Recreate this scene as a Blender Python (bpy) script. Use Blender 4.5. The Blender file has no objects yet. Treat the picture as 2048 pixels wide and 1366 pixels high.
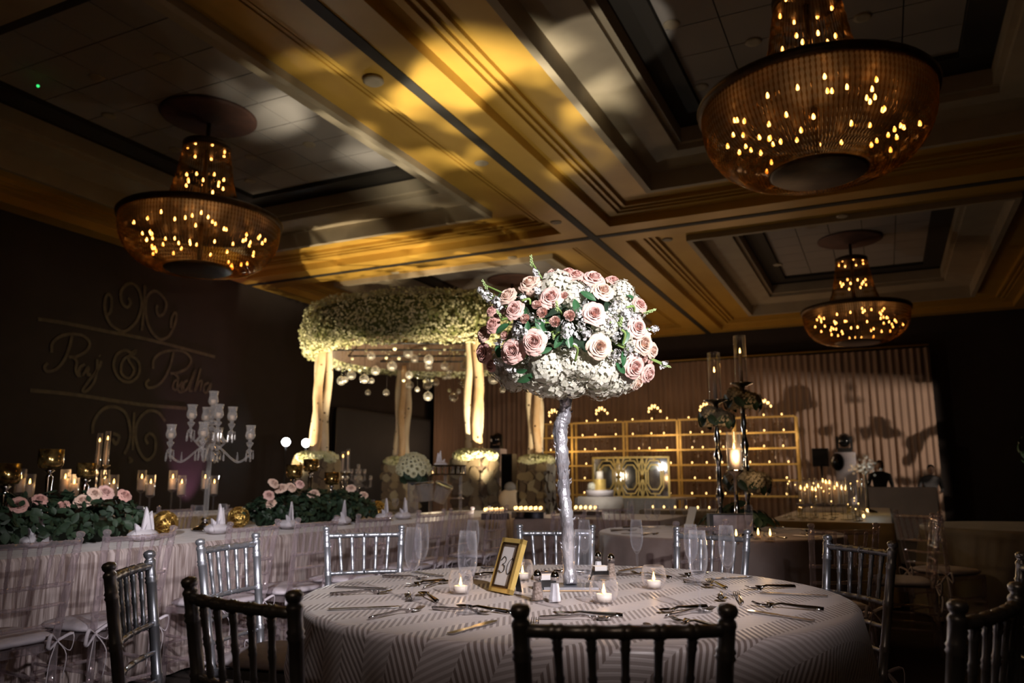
import bpy, math, random
from mathutils import Vector, Matrix, Euler, noise
R = math.radians
rnd = random.Random(7)
sc = bpy.context.scene
# ---------------------------------------------------------------- camera
F, PIT, CH = 1557.0, R(10.175), 1.137
cam_d = bpy.data.cameras.new('camera'); cam = bpy.data.objects.new('camera', cam_d)
sc.collection.objects.link(cam); sc.camera = cam
cam_d.sensor_width = 36.0; cam_d.lens = F / 2048 * 36
cam.location = (0, 0, CH); cam.rotation_euler = (math.pi / 2 + PIT, 0, 0)
cam_d.dof.use_dof = True; cam_d.dof.focus_distance = 2.75; cam_d.dof.aperture_fstop = 3.2
cam_d.clip_end = 200
# ---------------------------------------------------------------- exposure, world
sc.view_settings.view_transform = 'Standard'; sc.view_settings.look = 'None'
sc.view_settings.exposure = 0.0; sc.view_settings.gamma = 1.0; sc.view_settings.use_curve_mapping = False
w = bpy.data.worlds.new('world'); sc.world = w; w.use_nodes = True
w.node_tree.nodes['Background'].inputs[0].default_value = (0.02, 0.015, 0.012, 1)
w.node_tree.nodes['Background'].inputs[1].default_value = 0.3
sc.cycles.use_denoising = True
sc.cycles.max_bounces = 8; sc.cycles.transparent_max_bounces = 24; sc.cycles.diffuse_bounces = 3
sc.cycles.glossy_bounces = 3; sc.cycles.transmission_bounces = 4
sc.cycles.caustics_reflective = False; sc.cycles.caustics_refractive = False
sc.cycles.sample_clamp_indirect = 4.0

# room frame: AX runs along the ceiling beams, BX to the right of it
YAW = R(25.3)
AX = Vector((math.sin(YAW), math.cos(YAW), 0)); BX = Vector((math.cos(YAW), -math.sin(YAW), 0))
RZ = -YAW
def rm(A, B, z=0.0): return AX * A + BX * B + Vector((0, 0, z))
def ray(x, y):
    a = (x - 1024) / F; b = -(y - 683) / F
    return Vector((a, math.cos(PIT) - b * math.sin(PIT), math.sin(PIT) + b * math.cos(PIT)))
O = Vector((0, 0, CH))
def atz(x, y, z): r = ray(x, y); return O + r * ((z - CH) / r.z)
def atY(x, y, Y): r = ray(x, y); return O + r * (Y / r.y)
def atB(x, y, B): r = ray(x, y); return O + r * (B / r.dot(BX))
def atA(x, y, A): r = ray(x, y); return O + r * (A / r.dot(AX))

# ---------------------------------------------------------------- lights
def lamp(name, kind, loc, power, color=(1, 1, 1), size=0.1, target=None, angle=60, blend=0.5):
    d = bpy.data.lights.new(name, kind); d.energy = power; d.color = color
    if kind in ('POINT', 'SPOT'): d.shadow_soft_size = size
    if kind == 'SPOT': d.spot_size = R(angle); d.spot_blend = blend
    o = bpy.data.objects.new(name, d); sc.collection.objects.link(o); o.location = loc
    if target is not None: o.rotation_euler = (Vector(target) - Vector(loc)).to_track_quat('-Z', 'Y').to_euler()
    return o
def patchy_light(light, scale, lo, hi, seed=0.0):       # noise on the lamp's strength, imitating patchy light and shadow
    d = light.data; d.use_nodes = True; nt = d.node_tree; em = nt.nodes['Emission']
    tc = nt.nodes.new('ShaderNodeTexCoord'); mp = nt.nodes.new('ShaderNodeMapping'); mp.inputs['Location'].default_value = (seed, seed, seed)
    nz = nt.nodes.new('ShaderNodeTexNoise'); nz.inputs['Scale'].default_value = scale; nz.inputs['Detail'].default_value = 1.0
    rp = nt.nodes.new('ShaderNodeValToRGB'); rp.color_ramp.elements[0].position = lo; rp.color_ramp.elements[1].position = hi
    rp.color_ramp.elements[0].color = (.10, .10, .10, 1)
    nt.links.new(tc.outputs['Normal'], mp.inputs[0]); nt.links.new(mp.outputs[0], nz.inputs['Vector'])
    nt.links.new(nz.outputs[0], rp.inputs[0]); nt.links.new(rp.outputs[0], em.inputs['Strength'])
# photographer's gridded flash on a stand beside the camera
KEY = (0.92, .70, 2.0)
lamp('key_flash', 'SPOT', KEY, 340, (1.0, .93, .94), .04, (.0, 3.2, 1.30), 64, .75)
# unseen spot added behind the camera to brighten the long table
lamp('long_table_fill', 'SPOT', (-.3, -1.6, 2.8), 1150, (1.0, .93, .95), .05, (-1.75, 6.2, 1.0), 25, .75)
# unseen spot added between the tables for patchy light on the gilded beam
g = lamp('added_beam_spot', 'SPOT', tuple(rm(6.0, -2.75, .30)), 3600, (1.0, .90, .68), .07, tuple(rm(7.7, -4.45, 5.2)), 48, .6)
patchy_light(g, 5.0, .42, .55, 6.1)
g = lamp('added_coffer_spot', 'SPOT', tuple(rm(5.0, -2.25, .3)), 520, (1.0, .90, .74), .03, tuple(rm(7.3, -2.45, 5.6)), 15, .3)  # unseen spot added for the bright patch on the coffer
# lamps at the foot of the canopy
for i, (x, y, tx, ty, p) in enumerate(((-1.0, 11.2, -2.1, 12.9, 2300), (.25, 10.5, -.6, 12.4, 1700), (-4.9, 12.0, -3.2, 13.4, 1400), (1.7, 12.2, .4, 14.6, 700))):
    lamp('stage_uplight', 'SPOT', (x, y, .25), p, (1.0, .82, .54), .06, (tx, ty, 2.75), 42, .8)
lamp('canopy_lamp', 'POINT', (-1.4, 14.0, 1.3), 30, (1.0, .80, .52), .1)
# noise-patterned lamp for the far drape, soft amber wash on drapes
PJ = rm(14.5, 5.4, 2.4); PT = atA(1732, 900, 21.2)
g = lamp('drape_gobo', 'SPOT', tuple(PJ), 2600, (1.0, .82, .66), .012, tuple(PT), 50, .1)
patchy_light(g, 14.0, .40, .47, 1.0)
g = lamp('drape_gobo', 'SPOT', tuple(rm(14.5, -3.2, 1.6)), 260, (1.0, .76, .56), .03, tuple(atA(1050, 880, 21.2)), 26, .8)
patchy_light(g, 13.0, .42, .50, 5.0)
for px, p in ((930, 40), (1130, 60), (1300, 75), (1450, 60), (1580, 40)):
    q = atA(px, 1000, 19.2); lamp('drape_wash', 'POINT', (q.x, q.y, 2.2), p * .34, (1.0, .64, .40), .3)
# pink uplight on the dark wall
q = atB(408, 1000, -11.45); lamp('pink_uplight', 'SPOT', (q.x, q.y, .15), 130, (1.0, .40, .75), .05, tuple(rm(0, -.35, 1.6) + Vector((q.x, q.y, 0))), 46, .8)
q = atB(520, 600, -10.8); lamp('pink_uplight', 'POINT', (q.x, q.y, 4.5), 2.5, (1.0, .5, .45), .2)

# ---------------------------------------------------------------- materials
MATS = {}
def new_mat(name):
    m = bpy.data.materials.new(name); m.use_nodes = True; nt = m.node_tree
    MATS[name] = m; return m, nt, nt.nodes['Principled BSDF']
def mat(name, col, rough=.5, metal=0.0, noise_s=0, noise_c=None, bump=0, bump_s=60, coat=0, sheen=0, stretch=(1, 1, 1), coords='Object', sss=0):
    m, nt, b = new_mat(name)
    b.inputs['Base Color'].default_value = (*col, 1); b.inputs['Roughness'].default_value = rough; b.inputs['Metallic'].default_value = metal
    b.inputs['Coat Weight'].default_value = coat; b.inputs['Sheen Weight'].default_value = sheen
    if noise_s or bump:
        tc = nt.nodes.new('ShaderNodeTexCoord'); mp = nt.nodes.new('ShaderNodeMapping'); mp.inputs['Scale'].default_value = stretch
        nt.links.new(tc.outputs[coords], mp.inputs[0])
    if noise_s:
        nz = nt.nodes.new('ShaderNodeTexNoise'); nz.inputs['Scale'].default_value = noise_s; nz.inputs['Detail'].default_value = 4
        nt.links.new(mp.outputs[0], nz.inputs['Vector'])
        rp = nt.nodes.new('ShaderNodeValToRGB'); rp.color_ramp.elements[0].color = (*col, 1); rp.color_ramp.elements[1].color = (*noise_c, 1)
        rp.color_ramp.elements[0].position = .38; rp.color_ramp.elements[1].position = .62
        nt.links.new(nz.outputs[0], rp.inputs[0]); nt.links.new(rp.outputs[0], b.inputs['Base Color'])
    if bump:
        n2 = nt.nodes.new('ShaderNodeTexNoise'); n2.inputs['Scale'].default_value = bump_s; n2.inputs['Detail'].default_value = 3
        nt.links.new(mp.outputs[0], n2.inputs['Vector'])
        bp = nt.nodes.new('ShaderNodeBump'); bp.inputs['Strength'].default_value = bump; bp.inputs['Distance'].default_value = .01
        nt.links.new(n2.outputs[0], bp.inputs['Height']); nt.links.new(bp.outputs[0], b.inputs['Normal'])
    return m
def glassy(name, tint=(1, 1, 1), op=.12, rough=.03, body=(.8, .8, .85), edge=.75, pw=1.0):
    """thin clear glass or acrylic: see-through with glossy edges"""
    m, nt, b = new_mat(name); out = nt.nodes['Material Output']
    tr = nt.nodes.new('ShaderNodeBsdfTransparent'); tr.inputs[0].default_value = (*tint, 1)
    b.inputs['Base Color'].default_value = (*body, 1); b.inputs['Roughness'].default_value = rough; b.inputs['Metallic'].default_value = .55
    lw = nt.nodes.new('ShaderNodeLayerWeight'); lw.inputs[0].default_value = .35
    mr = nt.nodes.new('ShaderNodeMapRange'); mr.inputs[3].default_value = op; mr.inputs[4].default_value = edge
    mx = nt.nodes.new('ShaderNodeMixShader')
    pn = nt.nodes.new('ShaderNodeMath'); pn.operation = 'POWER'; pn.inputs[1].default_value = pw; nt.links.new(lw.outputs['Facing'], pn.inputs[0]); nt.links.new(pn.outputs[0], mr.inputs[0]); nt.links.new(mr.outputs[0], mx.inputs[0])
    nt.links.new(tr.outputs[0], mx.inputs[1]); nt.links.new(b.outputs[0], mx.inputs[2]); nt.links.new(mx.outputs[0], out.inputs[0])
    return m
def glow(name, col, s):
    m, nt, b = new_mat(name); b.inputs['Base Color'].default_value = (*col, 1)
    b.inputs['Emission Color'].default_value = (*col, 1); b.inputs['Emission Strength'].default_value = s
    try: m.cycles.emission_sampling = 'NONE'
    except Exception: pass
    return m
mat('carpet', (.018, .012, .010), .95, noise_s=6, noise_c=(.03, .018, .014), bump=.3, bump_s=200)
mat('wall_dark', (.030, .021, .018), .85, noise_s=3, noise_c=(.026, .018, .015))
mat('gilt', (.52, .31, .055), .42, .15, noise_s=2, noise_c=(.48, .28, .05))
mat('cream', (.36, .30, .21), .6, noise_s=3, noise_c=(.33, .27, .19))
mat('tile', (.30, .27, .25), .85, bump=.15, bump_s=150)
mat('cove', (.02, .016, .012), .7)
mat('drape', (.22, .14, .095), .75, sheen=.3, noise_s=5, noise_c=(.18, .115, .08), stretch=(6, 6, .3))
mat('screen', (.03, .032, .036), .6, noise_s=2, noise_c=(.025, .026, .03))
mat('letter', (.12, .097, .06), .8, noise_s=8, noise_c=(.08, .062, .04))  # paler tone stands in for light projected on the wall
mat('silver', (.50, .52, .58), .34, .8, noise_s=40, noise_c=(.44, .46, .52))
mat('pewter', (.50, .52, .58), .34, .8, noise_s=40, noise_c=(.44, .46, .52))
mat('steel', (.62, .60, .58), .12, 1.0, noise_s=20, noise_c=(.5, .48, .47))
mat('chrome', (.75, .74, .72), .08, 1.0, noise_s=9, noise_c=(.6, .6, .6))
mat('cushion', (.66, .60, .66), .8, noise_s=14, noise_c=(.58, .52, .58), bump=.4, bump_s=25)
mat('napkin', (.78, .75, .80), .8, noise_s=10, noise_c=(.68, .65, .70), bump=.3, bump_s=40)
mat('satin_mauve', (.36, .27, .25), .55, noise_s=5, noise_c=(.28, .20, .18), sheen=.3)
mat('satin_grey', (.30, .27, .25), .6, noise_s=5, noise_c=(.24, .21, .19), sheen=.2)
mat('satin_gold', (.42, .30, .14), .5, noise_s=6, noise_c=(.34, .24, .10), sheen=.2)
mat('wood', (.30, .18, .09), .6, noise_s=8, noise_c=(.22, .12, .06), stretch=(1, 1, 6))
mat('bark_silver', (.72, .72, .78), .34, .55, noise_s=22, noise_c=(.30, .29, .33), bump=1.0, bump_s=45, stretch=(1, 1, .45))
mat('birch', (.72, .52, .33), .7, noise_s=7, noise_c=(.60, .38, .20), bump=.5, bump_s=20, stretch=(1, 1, .5))
mat('birch_pale', (.80, .68, .50), .7, noise_s=6, noise_c=(.68, .52, .34), bump=.5, bump_s=25, stretch=(1, 1, .6))
mat('knot', (.10, .055, .03), .9, noise_s=30, noise_c=(.06, .03, .02))
mat('bark_a', (.34, .26, .15), .85, noise_s=16, noise_c=(.24, .17, .10), bump=.8, bump_s=40)
mat('bark_b', (.20, .14, .09), .9, noise_s=16, noise_c=(.10, .07, .05), bump=.8, bump_s=40)
mat('bark_c', (.46, .40, .28), .85, noise_s=12, noise_c=(.26, .20, .12), bump=.8, bump_s=40)
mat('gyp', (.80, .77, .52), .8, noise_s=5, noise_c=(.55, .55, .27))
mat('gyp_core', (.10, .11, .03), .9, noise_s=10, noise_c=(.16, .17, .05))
mat('moss', (.30, .33, .14), .9, noise_s=12, noise_c=(.20, .24, .08))
mat('rose_pink', (.86, .52, .46), .6, noise_s=18, noise_c=(.90, .62, .55), sheen=.2)
mat('rose_peach', (.90, .62, .48), .6, noise_s=18, noise_c=(.92, .70, .58), sheen=.2)
mat('rose_dusk', (.78, .42, .36), .6, noise_s=18, noise_c=(.86, .52, .45), sheen=.2)
mat('coral', (.98, .62, .52), .6, noise_s=25, noise_c=(.98, .72, .64))
mat('hydrangea', (.78, .76, .68), .6, noise_s=14, noise_c=(.68, .67, .52))
mat('stock', (.82, .81, .84), .55, noise_s=30, noise_c=(.74, .76, .72))
mat('bud', (.42, .58, .22), .6, noise_s=30, noise_c=(.52, .66, .32))
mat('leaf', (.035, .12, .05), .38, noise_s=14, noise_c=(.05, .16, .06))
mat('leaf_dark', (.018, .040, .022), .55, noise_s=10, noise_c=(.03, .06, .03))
mat('stem', (.22, .36, .08), .5, noise_s=20, noise_c=(.28, .42, .12))
mat('cream_flower', (.80, .78, .55), .6, noise_s=12, noise_c=(.70, .66, .40))
mat('dusty_flower', (.62, .52, .36), .8, noise_s=10, noise_c=(.44, .36, .22))
mat('wax', (.80, .62, .44), .5, noise_s=6, noise_c=(.78, .58, .40))
mat('wax_white', (.86, .80, .72), .5, noise_s=6, noise_c=(.82, .74, .64))
mat('black', (.008, .008, .009), .45, noise_s=30, noise_c=(.012, .012, .013))
mat('black_gloss', (.006, .006, .007), .18, noise_s=10, noise_c=(.010, .010, .011))
mat('white_panel', (.55, .50, .53), .6, noise_s=3, noise_c=(.48, .44, .47))
mat('gold', (.80, .55, .16), .28, .9, noise_s=20, noise_c=(.70, .46, .12))
mat('gold_paint', (.78, .56, .18), .38, .35, noise_s=10, noise_c=(.68, .47, .14))
mat('mercury', (.62, .42, .14), .16, .9, noise_s=26, noise_c=(.16, .09, .03))
mat('mirror', (.55, .55, .60), .06, 1.0, noise_s=6, noise_c=(.45, .45, .5))
mat('paper', (.72, .70, .70), .8, noise_s=6, noise_c=(.68, .66, .66))
mat('ink', (.01, .01, .012), .5, noise_s=20, noise_c=(.015, .015, .015))
mat('salt', (.88, .87, .90), .7, noise_s=80, noise_c=(.80, .79, .82))
mat('pepper', (.46, .36, .30), .8, noise_s=160, noise_c=(.22, .16, .12))
mat('photo', (.30, .26, .30), .4, noise_s=9, noise_c=(.62, .56, .62))
mat('suit', (.012, .011, .012), .85, noise_s=20, noise_c=(.018, .016, .017))
mat('skin', (.30, .18, .13), .6, noise_s=20, noise_c=(.27, .16, .11))
mat('bronze', (.09, .05, .02), .45, .7, noise_s=10, noise_c=(.06, .035, .015))
mat('medallion', (.13, .06, .045), .7, noise_s=6, noise_c=(.10, .05, .04))
mat('red', (.55, .02, .02), .6, noise_s=8, noise_c=(.4, .015, .015))
glassy('glass', (.98, .98, .99), .03, .02, (.92, .92, .97), .85, 2.0)
glassy('crystal', (.95, .94, .94), .15, .03, (.95, .92, .88), .80)
glassy('acrylic', (.90, .86, .88), .18, .05, (.86, .76, .80), .95, 1.3)
glassy('amber_crystal', (.86, .72, .48), .14, .10, (.42, .27, .10), .50)
glassy('globe', (.95, .95, .94), .14, .02, (1, .96, .88), .95, 1.4)
glow('flame', (1.0, .52, .14), 9); glow('flame_far', (1.0, .58, .20), 4); glow('bulb', (1.0, .42, .10), 8)
glow('video_lamp', (.92, .97, 1.0), 60); glow('led_green', (.05, .9, .2), 1.2)

# patterned cloths
def chevron(name, light, dark):
    m, nt, b = new_mat(name); L = nt.links.new; N = nt.nodes.new
    def M(op, a=None, b_=None, av=None, bv=None):
        n = N('ShaderNodeMath'); n.operation = op
        if a is not None: L(a, n.inputs[0])
        elif av is not None: n.inputs[0].default_value = av
        if b_ is not None: L(b_, n.inputs[1])
        elif bv is not None: n.inputs[1].default_value = bv
        return n.outputs[0]
    uv = N('ShaderNodeUVMap'); uv.uv_map = 'UVMap'; sp = N('ShaderNodeSeparateXYZ'); L(uv.outputs[0], sp.inputs[0])
    u, v = sp.outputs[0], sp.outputs[1]
    c = M('MULTIPLY', M('SUBTRACT', u, v), bv=.7071 / .095)
    par = M('GREATER_THAN', M('MODULO', M('ADD', c, bv=200.0), bv=2.0), bv=1.0)
    st = M('ADD', M('MULTIPLY', u, M('SUBTRACT', av=1.0, b_=par)), M('MULTIPLY', v, par))
    s = M('SINE', M('MULTIPLY', st, bv=2 * math.pi / .0165))
    mr = N('ShaderNodeMapRange'); L(s, mr.inputs[0]); mr.inputs[1].default_value = -.25; mr.inputs[2].default_value = .25; pk = M('MULTIPLY', mr.outputs[0], M('SUBTRACT', av=1.0, b_=M('MULTIPLY', par, bv=.5)))
    mx = N('ShaderNodeMix'); mx.data_type = 'RGBA'; mx.inputs[6].default_value = (*light, 1); mx.inputs[7].default_value = (*dark, 1)
    L(pk, mx.inputs[0]); L(mx.outputs[2], b.inputs['Base Color'])
    rr = N('ShaderNodeMapRange'); L(pk, rr.inputs[0]); rr.inputs[3].default_value = .36; rr.inputs[4].default_value = .75
    L(rr.outputs[0], b.inputs['Roughness']); b.inputs['Sheen Weight'].default_value = .25
    bp = N('ShaderNodeBump'); bp.inputs['Strength'].default_value = .35; bp.inputs['Distance'].default_value = .004; bp.invert = True
    L(pk, bp.inputs['Height']); L(bp.outputs[0], b.inputs['Normal'])
chevron('chevron_cloth', (.54, .45, .43), (.21, .15, .13))
def crinkle(name, light, dark):
    m, nt, b = new_mat(name); L = nt.links.new; N = nt.nodes.new
    uv = N('ShaderNodeUVMap'); uv.uv_map = 'UVMap'; mp = N('ShaderNodeMapping'); mp.inputs['Scale'].default_value = (70, 3.5, 1); L(uv.outputs[0], mp.inputs[0])
    nz = N('ShaderNodeTexNoise'); nz.inputs['Scale'].default_value = 1.0; nz.inputs['Detail'].default_value = 3; nz.inputs['Distortion'].default_value = .6; L(mp.outputs[0], nz.inputs['Vector'])
    rp = N('ShaderNodeValToRGB'); rp.color_ramp.elements[0].color = (*dark, 1); rp.color_ramp.elements[1].color = (*light, 1)
    rp.color_ramp.elements[0].position = .40; rp.color_ramp.elements[1].position = .66
    L(nz.outputs[0], rp.inputs[0]); L(rp.outputs[0], b.inputs['Base Color']); b.inputs['Roughness'].default_value = .38; b.inputs['Sheen Weight'].default_value = .3
    bp = N('ShaderNodeBump'); bp.inputs['Strength'].default_value = .8; bp.inputs['Distance'].default_value = .006
    L(nz.outputs[0], bp.inputs['Height']); L(bp.outputs[0], b.inputs['Normal'])
crinkle('crinkle_cloth', (.66, .56, .55), (.27, .20, .185))
crinkle('crinkle_gold', (.46, .34, .18), (.20, .13, .06))

# ---------------------------------------------------------------- mesh helpers
class MB:
    def __init__(s): s.v = []; s.f = []; s.uv = None
    def add(s, vs, fs):
        o = len(s.v); s.v.extend(vs); s.f.extend([tuple(i + o for i in f) for f in fs]); return s
    def box(s, c, d, M=None):
        x, y, z = d[0] / 2, d[1] / 2, d[2] / 2; c = Vector(c)
        p = [Vector((i * x, j * y, k * z)) for k in (-1, 1) for j in (-1, 1) for i in (-1, 1)]
        p = [(M @ q if M else q) + c for q in p]
        return s.add(p, [(0, 2, 3, 1), (4, 5, 7, 6), (0, 1, 5, 4), (2, 6, 7, 3), (0, 4, 6, 2), (1, 3, 7, 5)])
    def bar(s, a, b, w, h=None):
        a, b = Vector(a), Vector(b); d = b - a; q = d.to_track_quat('X', 'Z').to_matrix()
        return s.box((a + b) / 2, (d.length, w, h or w), q)
    def lathe(s, prof, n=16, M=None, c=(0, 0, 0), cap=True):
        c = Vector(c); vs = []; fs = []
        for r, z in prof:
            for i in range(n):
                t = 2 * math.pi * i / n; q = Vector((r * math.cos(t), r * math.sin(t), z)); vs.append((M @ q if M else q) + c)
        for j in range(len(prof) - 1):
            for i in range(n):
                k = (i + 1) % n; fs.append((j * n + i, j * n + k, (j + 1) * n + k, (j + 1) * n + i))
        if cap:
            if prof[0][0] > 1e-4: fs.append(tuple(range(n))[::-1])
            if prof[-1][0] > 1e-4: fs.append(tuple((len(prof) - 1) * n + i for i in range(n)))
        return s.add(vs, fs)
    def tube(s, pts, rad, n=8, cap=True, flat=1.0):
        pts = [Vector(p) for p in pts]; m = len(pts)
        if not hasattr(rad, '__len__'): rad = [rad] * m
        vs = []; fs = []; up = None
        for i, p in enumerate(pts):
            d = (pts[min(i + 1, m - 1)] - pts[max(i - 1, 0)]).normalized()
            if up is None:
                up = d.orthogonal().normalized()
            else:
                up = (up - d * up.dot(d)); up = up.normalized() if up.length > 1e-6 else d.orthogonal().normalized()
            sd = d.cross(up)
            for k in range(n):
                t = 2 * math.pi * k / n; vs.append(p + (up * math.cos(t) + sd * math.sin(t) * flat) * rad[i])
        for j in range(m - 1):
            for i in range(n):
                k = (i + 1) % n; fs.append((j * n + i, j * n + k, (j + 1) * n + k, (j + 1) * n + i))
        if cap: fs.append(tuple(range(n))[::-1]); fs.append(tuple((m - 1) * n + i for i in range(n)))
        return s.add(vs, fs)
    def rod(s, a, b, r, rings=(), n=10, r1=None):
        a, b = Vector(a), Vector(b); L = (b - a).length; ts = [(0, r)]; r1 = r1 or r
        for t in sorted(rings):
            e = .006 / L; rr = r + (r1 - r) * t
            ts += [(t - 2.2 * e, rr), (t - e, rr * 1.28), (t, rr * 1.05), (t + e, rr * 1.28), (t + 2.2 * e, rr)]
        ts.append((1, r1)); return s.tube([a + (b - a) * t for t, _ in ts], [q for _, q in ts], n)
    def ball(s, c, r, n=10, m=6, M=None):
        rr = r if hasattr(r, '__len__') else (r, r, r); c = Vector(c); vs = [c + (M @ Vector((0, 0, -rr[2])) if M else Vector((0, 0, -rr[2])))]
        for j in range(1, m):
            p = math.pi * j / m - math.pi / 2
            for i in range(n):
                t = 2 * math.pi * i / n; q = Vector((rr[0] * math.cos(p) * math.cos(t), rr[1] * math.cos(p) * math.sin(t), rr[2] * math.sin(p)))
                vs.append(c + (M @ q if M else q))
        q = Vector((0, 0, rr[2])); vs.append(c + (M @ q if M else q)); fs = []
        for i in range(n): fs.append((0, 1 + (i + 1) % n, 1 + i))
        for j in range(m - 2):
            for i in range(n):
                k = (i + 1) % n; o = 1 + j * n; fs.append((o + i, o + k, o + n + k, o + n + i))
        t = len(vs) - 1; o = 1 + (m - 2) * n
        for i in range(n): fs.append((o + i, o + (i + 1) % n, t))
        return s.add(vs, fs)
    def grid(s, nu, nv, fn, closed=False):
        vs = [Vector(fn(i / (nu - (0 if closed else 1)), j / (nv - 1))) for j in range(nv) for i in range(nu)]; fs = []
        for j in range(nv - 1):
            for i in range(nu if closed else nu - 1):
                k = (i + 1) % nu; fs.append((j * nu + i, j * nu + k, (j + 1) * nu + k, (j + 1) * nu + i))
        return s.add(vs, fs)
    def mesh(s, name, m, smooth=True):
        me = bpy.data.meshes.new(name); me.from_pydata([tuple(v) for v in s.v], [], s.f)
        me.materials.append(MATS[m])
        if smooth: me.polygons.foreach_set('use_smooth', [True] * len(me.polygons))
        if s.uv:
            ul = me.uv_layers.new(name='UVMap'); vi = [0] * len(me.loops); me.loops.foreach_get('vertex_index', vi)
            ul.data.foreach_set('uv', [c for i in vi for c in s.uv[i]])
        me.update(); return me
    def build(s, name, m, parent=None, smooth=True):
        return put(name, s.mesh(name, m, smooth), parent)
def put(name, me, parent=None, loc=None, rz=None, rot=None, scale=None):
    o = bpy.data.objects.new(name, me); sc.collection.objects.link(o)
    if parent: o.parent = parent
    if loc is not None: o.location = loc
    if rz is not None: o.rotation_euler = (0, 0, rz)
    if rot is not None: o.rotation_euler = rot
    if scale is not None: o.scale = scale if hasattr(scale, '__len__') else (scale,) * 3
    return o
def smooth_by_angle(me, deg=40):
    try: me.set_sharp_from_angle(angle=R(deg))
    except Exception: pass
    return me
def tag(o, label=None, cat=None, group=None, kind=None):
    if label: o['label'] = label
    if cat: o['category'] = cat
    if group: o['group'] = group
    if kind: o['kind'] = kind
    return o
def thing(name, label, cat, loc=(0, 0, 0), rz=0.0, group=None):
    o = put(name, None, None, loc, rz); o.empty_display_size = .1; return tag(o, label, cat, group)
def struct(name, mb, m, smooth=False, parent=None):
    o = mb.build(name, m, parent, smooth)
    if not parent: o['kind'] = 'structure'
    return o
KIDS = {}
def copy_tree(o, loc=None, rz=None, label=None, group=None, parent=None, scale=None):
    c = o.copy(); sc.collection.objects.link(c); c.parent = parent
    if loc is not None: c.location = loc
    if rz is not None: c.rotation_euler = (0, 0, rz)
    if scale is not None: c.scale = scale if hasattr(scale, '__len__') else (scale,) * 3
    if label: c['label'] = label
    if group: c['group'] = group
    for ch in list(o.children): copy_tree(ch, parent=c)
    return c
def spline(pts, k=6):
    pts = [Vector(p) for p in pts]; P = [pts[0]] + pts + [pts[-1]]; out = []
    for i in range(1, len(P) - 2):
        for j in range(k):
            t = j / k; a, b, c, d = P[i - 1], P[i], P[i + 1], P[i + 2]
            out.append(.5 * ((2 * b) + (c - a) * t + (2 * a - 5 * b + 4 * c - d) * t * t + (3 * b - a - 3 * c + d) * t ** 3))
    out.append(pts[-1]); return out
# ================================================================ room shell
AE = [-7.32, 2.36, 12.04, 21.72]; BE = [-11.9, -4.16, 3.46, 11.08]
A0, A1, B0, B1 = AE[0], AE[3], BE[0], BE[3]
def rquad(mb, pts): mb.add([rm(*p) for p in pts], [tuple(range(len(pts)))])
m = MB(); rquad(m, [(A0, B0, 0), (A0, B1, 0), (A1, B1, 0), (A1, B0, 0)]); struct('floor', m, 'carpet')
def wall(name, a0, b0, a1, b1):
    m = MB(); c = (rm(a0, b0, 3.1) + rm(a1, b1, 3.1)) / 2; d = rm(a1, b1) - rm(a0, b0)
    m.box(c, (d.length + .3, .2, 6.2), Matrix.Rotation(math.atan2(d.y, d.x), 3, 'Z')); struct(name, m, 'wall_dark')
wall('wall_left', A0, B0 - .1, A1, B0 - .1); wall('wall_right', A0, B1 + .1, A1, B1 + .1)
wall('wall_back', A1 + .1, B0, A1 + .1, B1); wall('wall_front', A0 - .1, B0, A0 - .1, B1)
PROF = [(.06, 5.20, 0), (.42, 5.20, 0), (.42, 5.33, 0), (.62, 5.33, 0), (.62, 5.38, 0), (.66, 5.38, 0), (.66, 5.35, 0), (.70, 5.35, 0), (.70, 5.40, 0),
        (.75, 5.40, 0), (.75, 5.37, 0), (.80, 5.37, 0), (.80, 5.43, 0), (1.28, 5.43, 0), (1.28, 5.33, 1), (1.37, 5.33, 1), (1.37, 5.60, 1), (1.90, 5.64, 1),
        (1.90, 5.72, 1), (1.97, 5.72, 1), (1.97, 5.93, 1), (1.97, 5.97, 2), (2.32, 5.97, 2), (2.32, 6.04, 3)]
mbs = [MB(), MB(), MB(), MB()]
for i in range(3):
    for j in range(3):
        a0, a1, b0, b1 = AE[i], AE[i + 1], BE[j], BE[j + 1]
        rect = lambda d, z: [(a0 + d, b0 + d, z), (a1 - d, b0 + d, z), (a1 - d, b1 - d, z), (a0 + d, b1 - d, z)]
        for (d0, z0, _), (d1, z1, k) in zip(PROF[:-1], PROF[1:]):
            p, q = rect(d0, z0), rect(d1, z1)
            for s in range(4): rquad(mbs[min(k, 2)], [p[s], p[(s + 1) % 4], q[(s + 1) % 4], q[s]])
        rquad(mbs[3], rect(2.32, 6.07))
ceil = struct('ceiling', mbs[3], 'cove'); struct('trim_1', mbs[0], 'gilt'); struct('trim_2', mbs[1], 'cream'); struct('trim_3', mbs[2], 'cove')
m = MB()                                        # partition tracks along the beam centres
for a in AE[1:3]: m.box(rm(a, (B0 + B1) / 2, 5.205), (B1 - B0, .13, .03), Matrix.Rotation(RZ, 3, 'Z'))
for b in BE[1:3]: m.box(rm((A0 + A1) / 2, b, 5.203), (.13, A1 - A0, .03), Matrix.Rotation(RZ, 3, 'Z'))
struct('trim_4', m, 'cove')
m = MB(); rquad(m, [(A0 - .3, B0 - .3, 6.3), (A0 - .3, B1 + .3, 6.3), (A1 + .3, B1 + .3, 6.3), (A1 + .3, B0 - .3, 6.3)]); struct('trim_5', m, 'cove')
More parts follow.
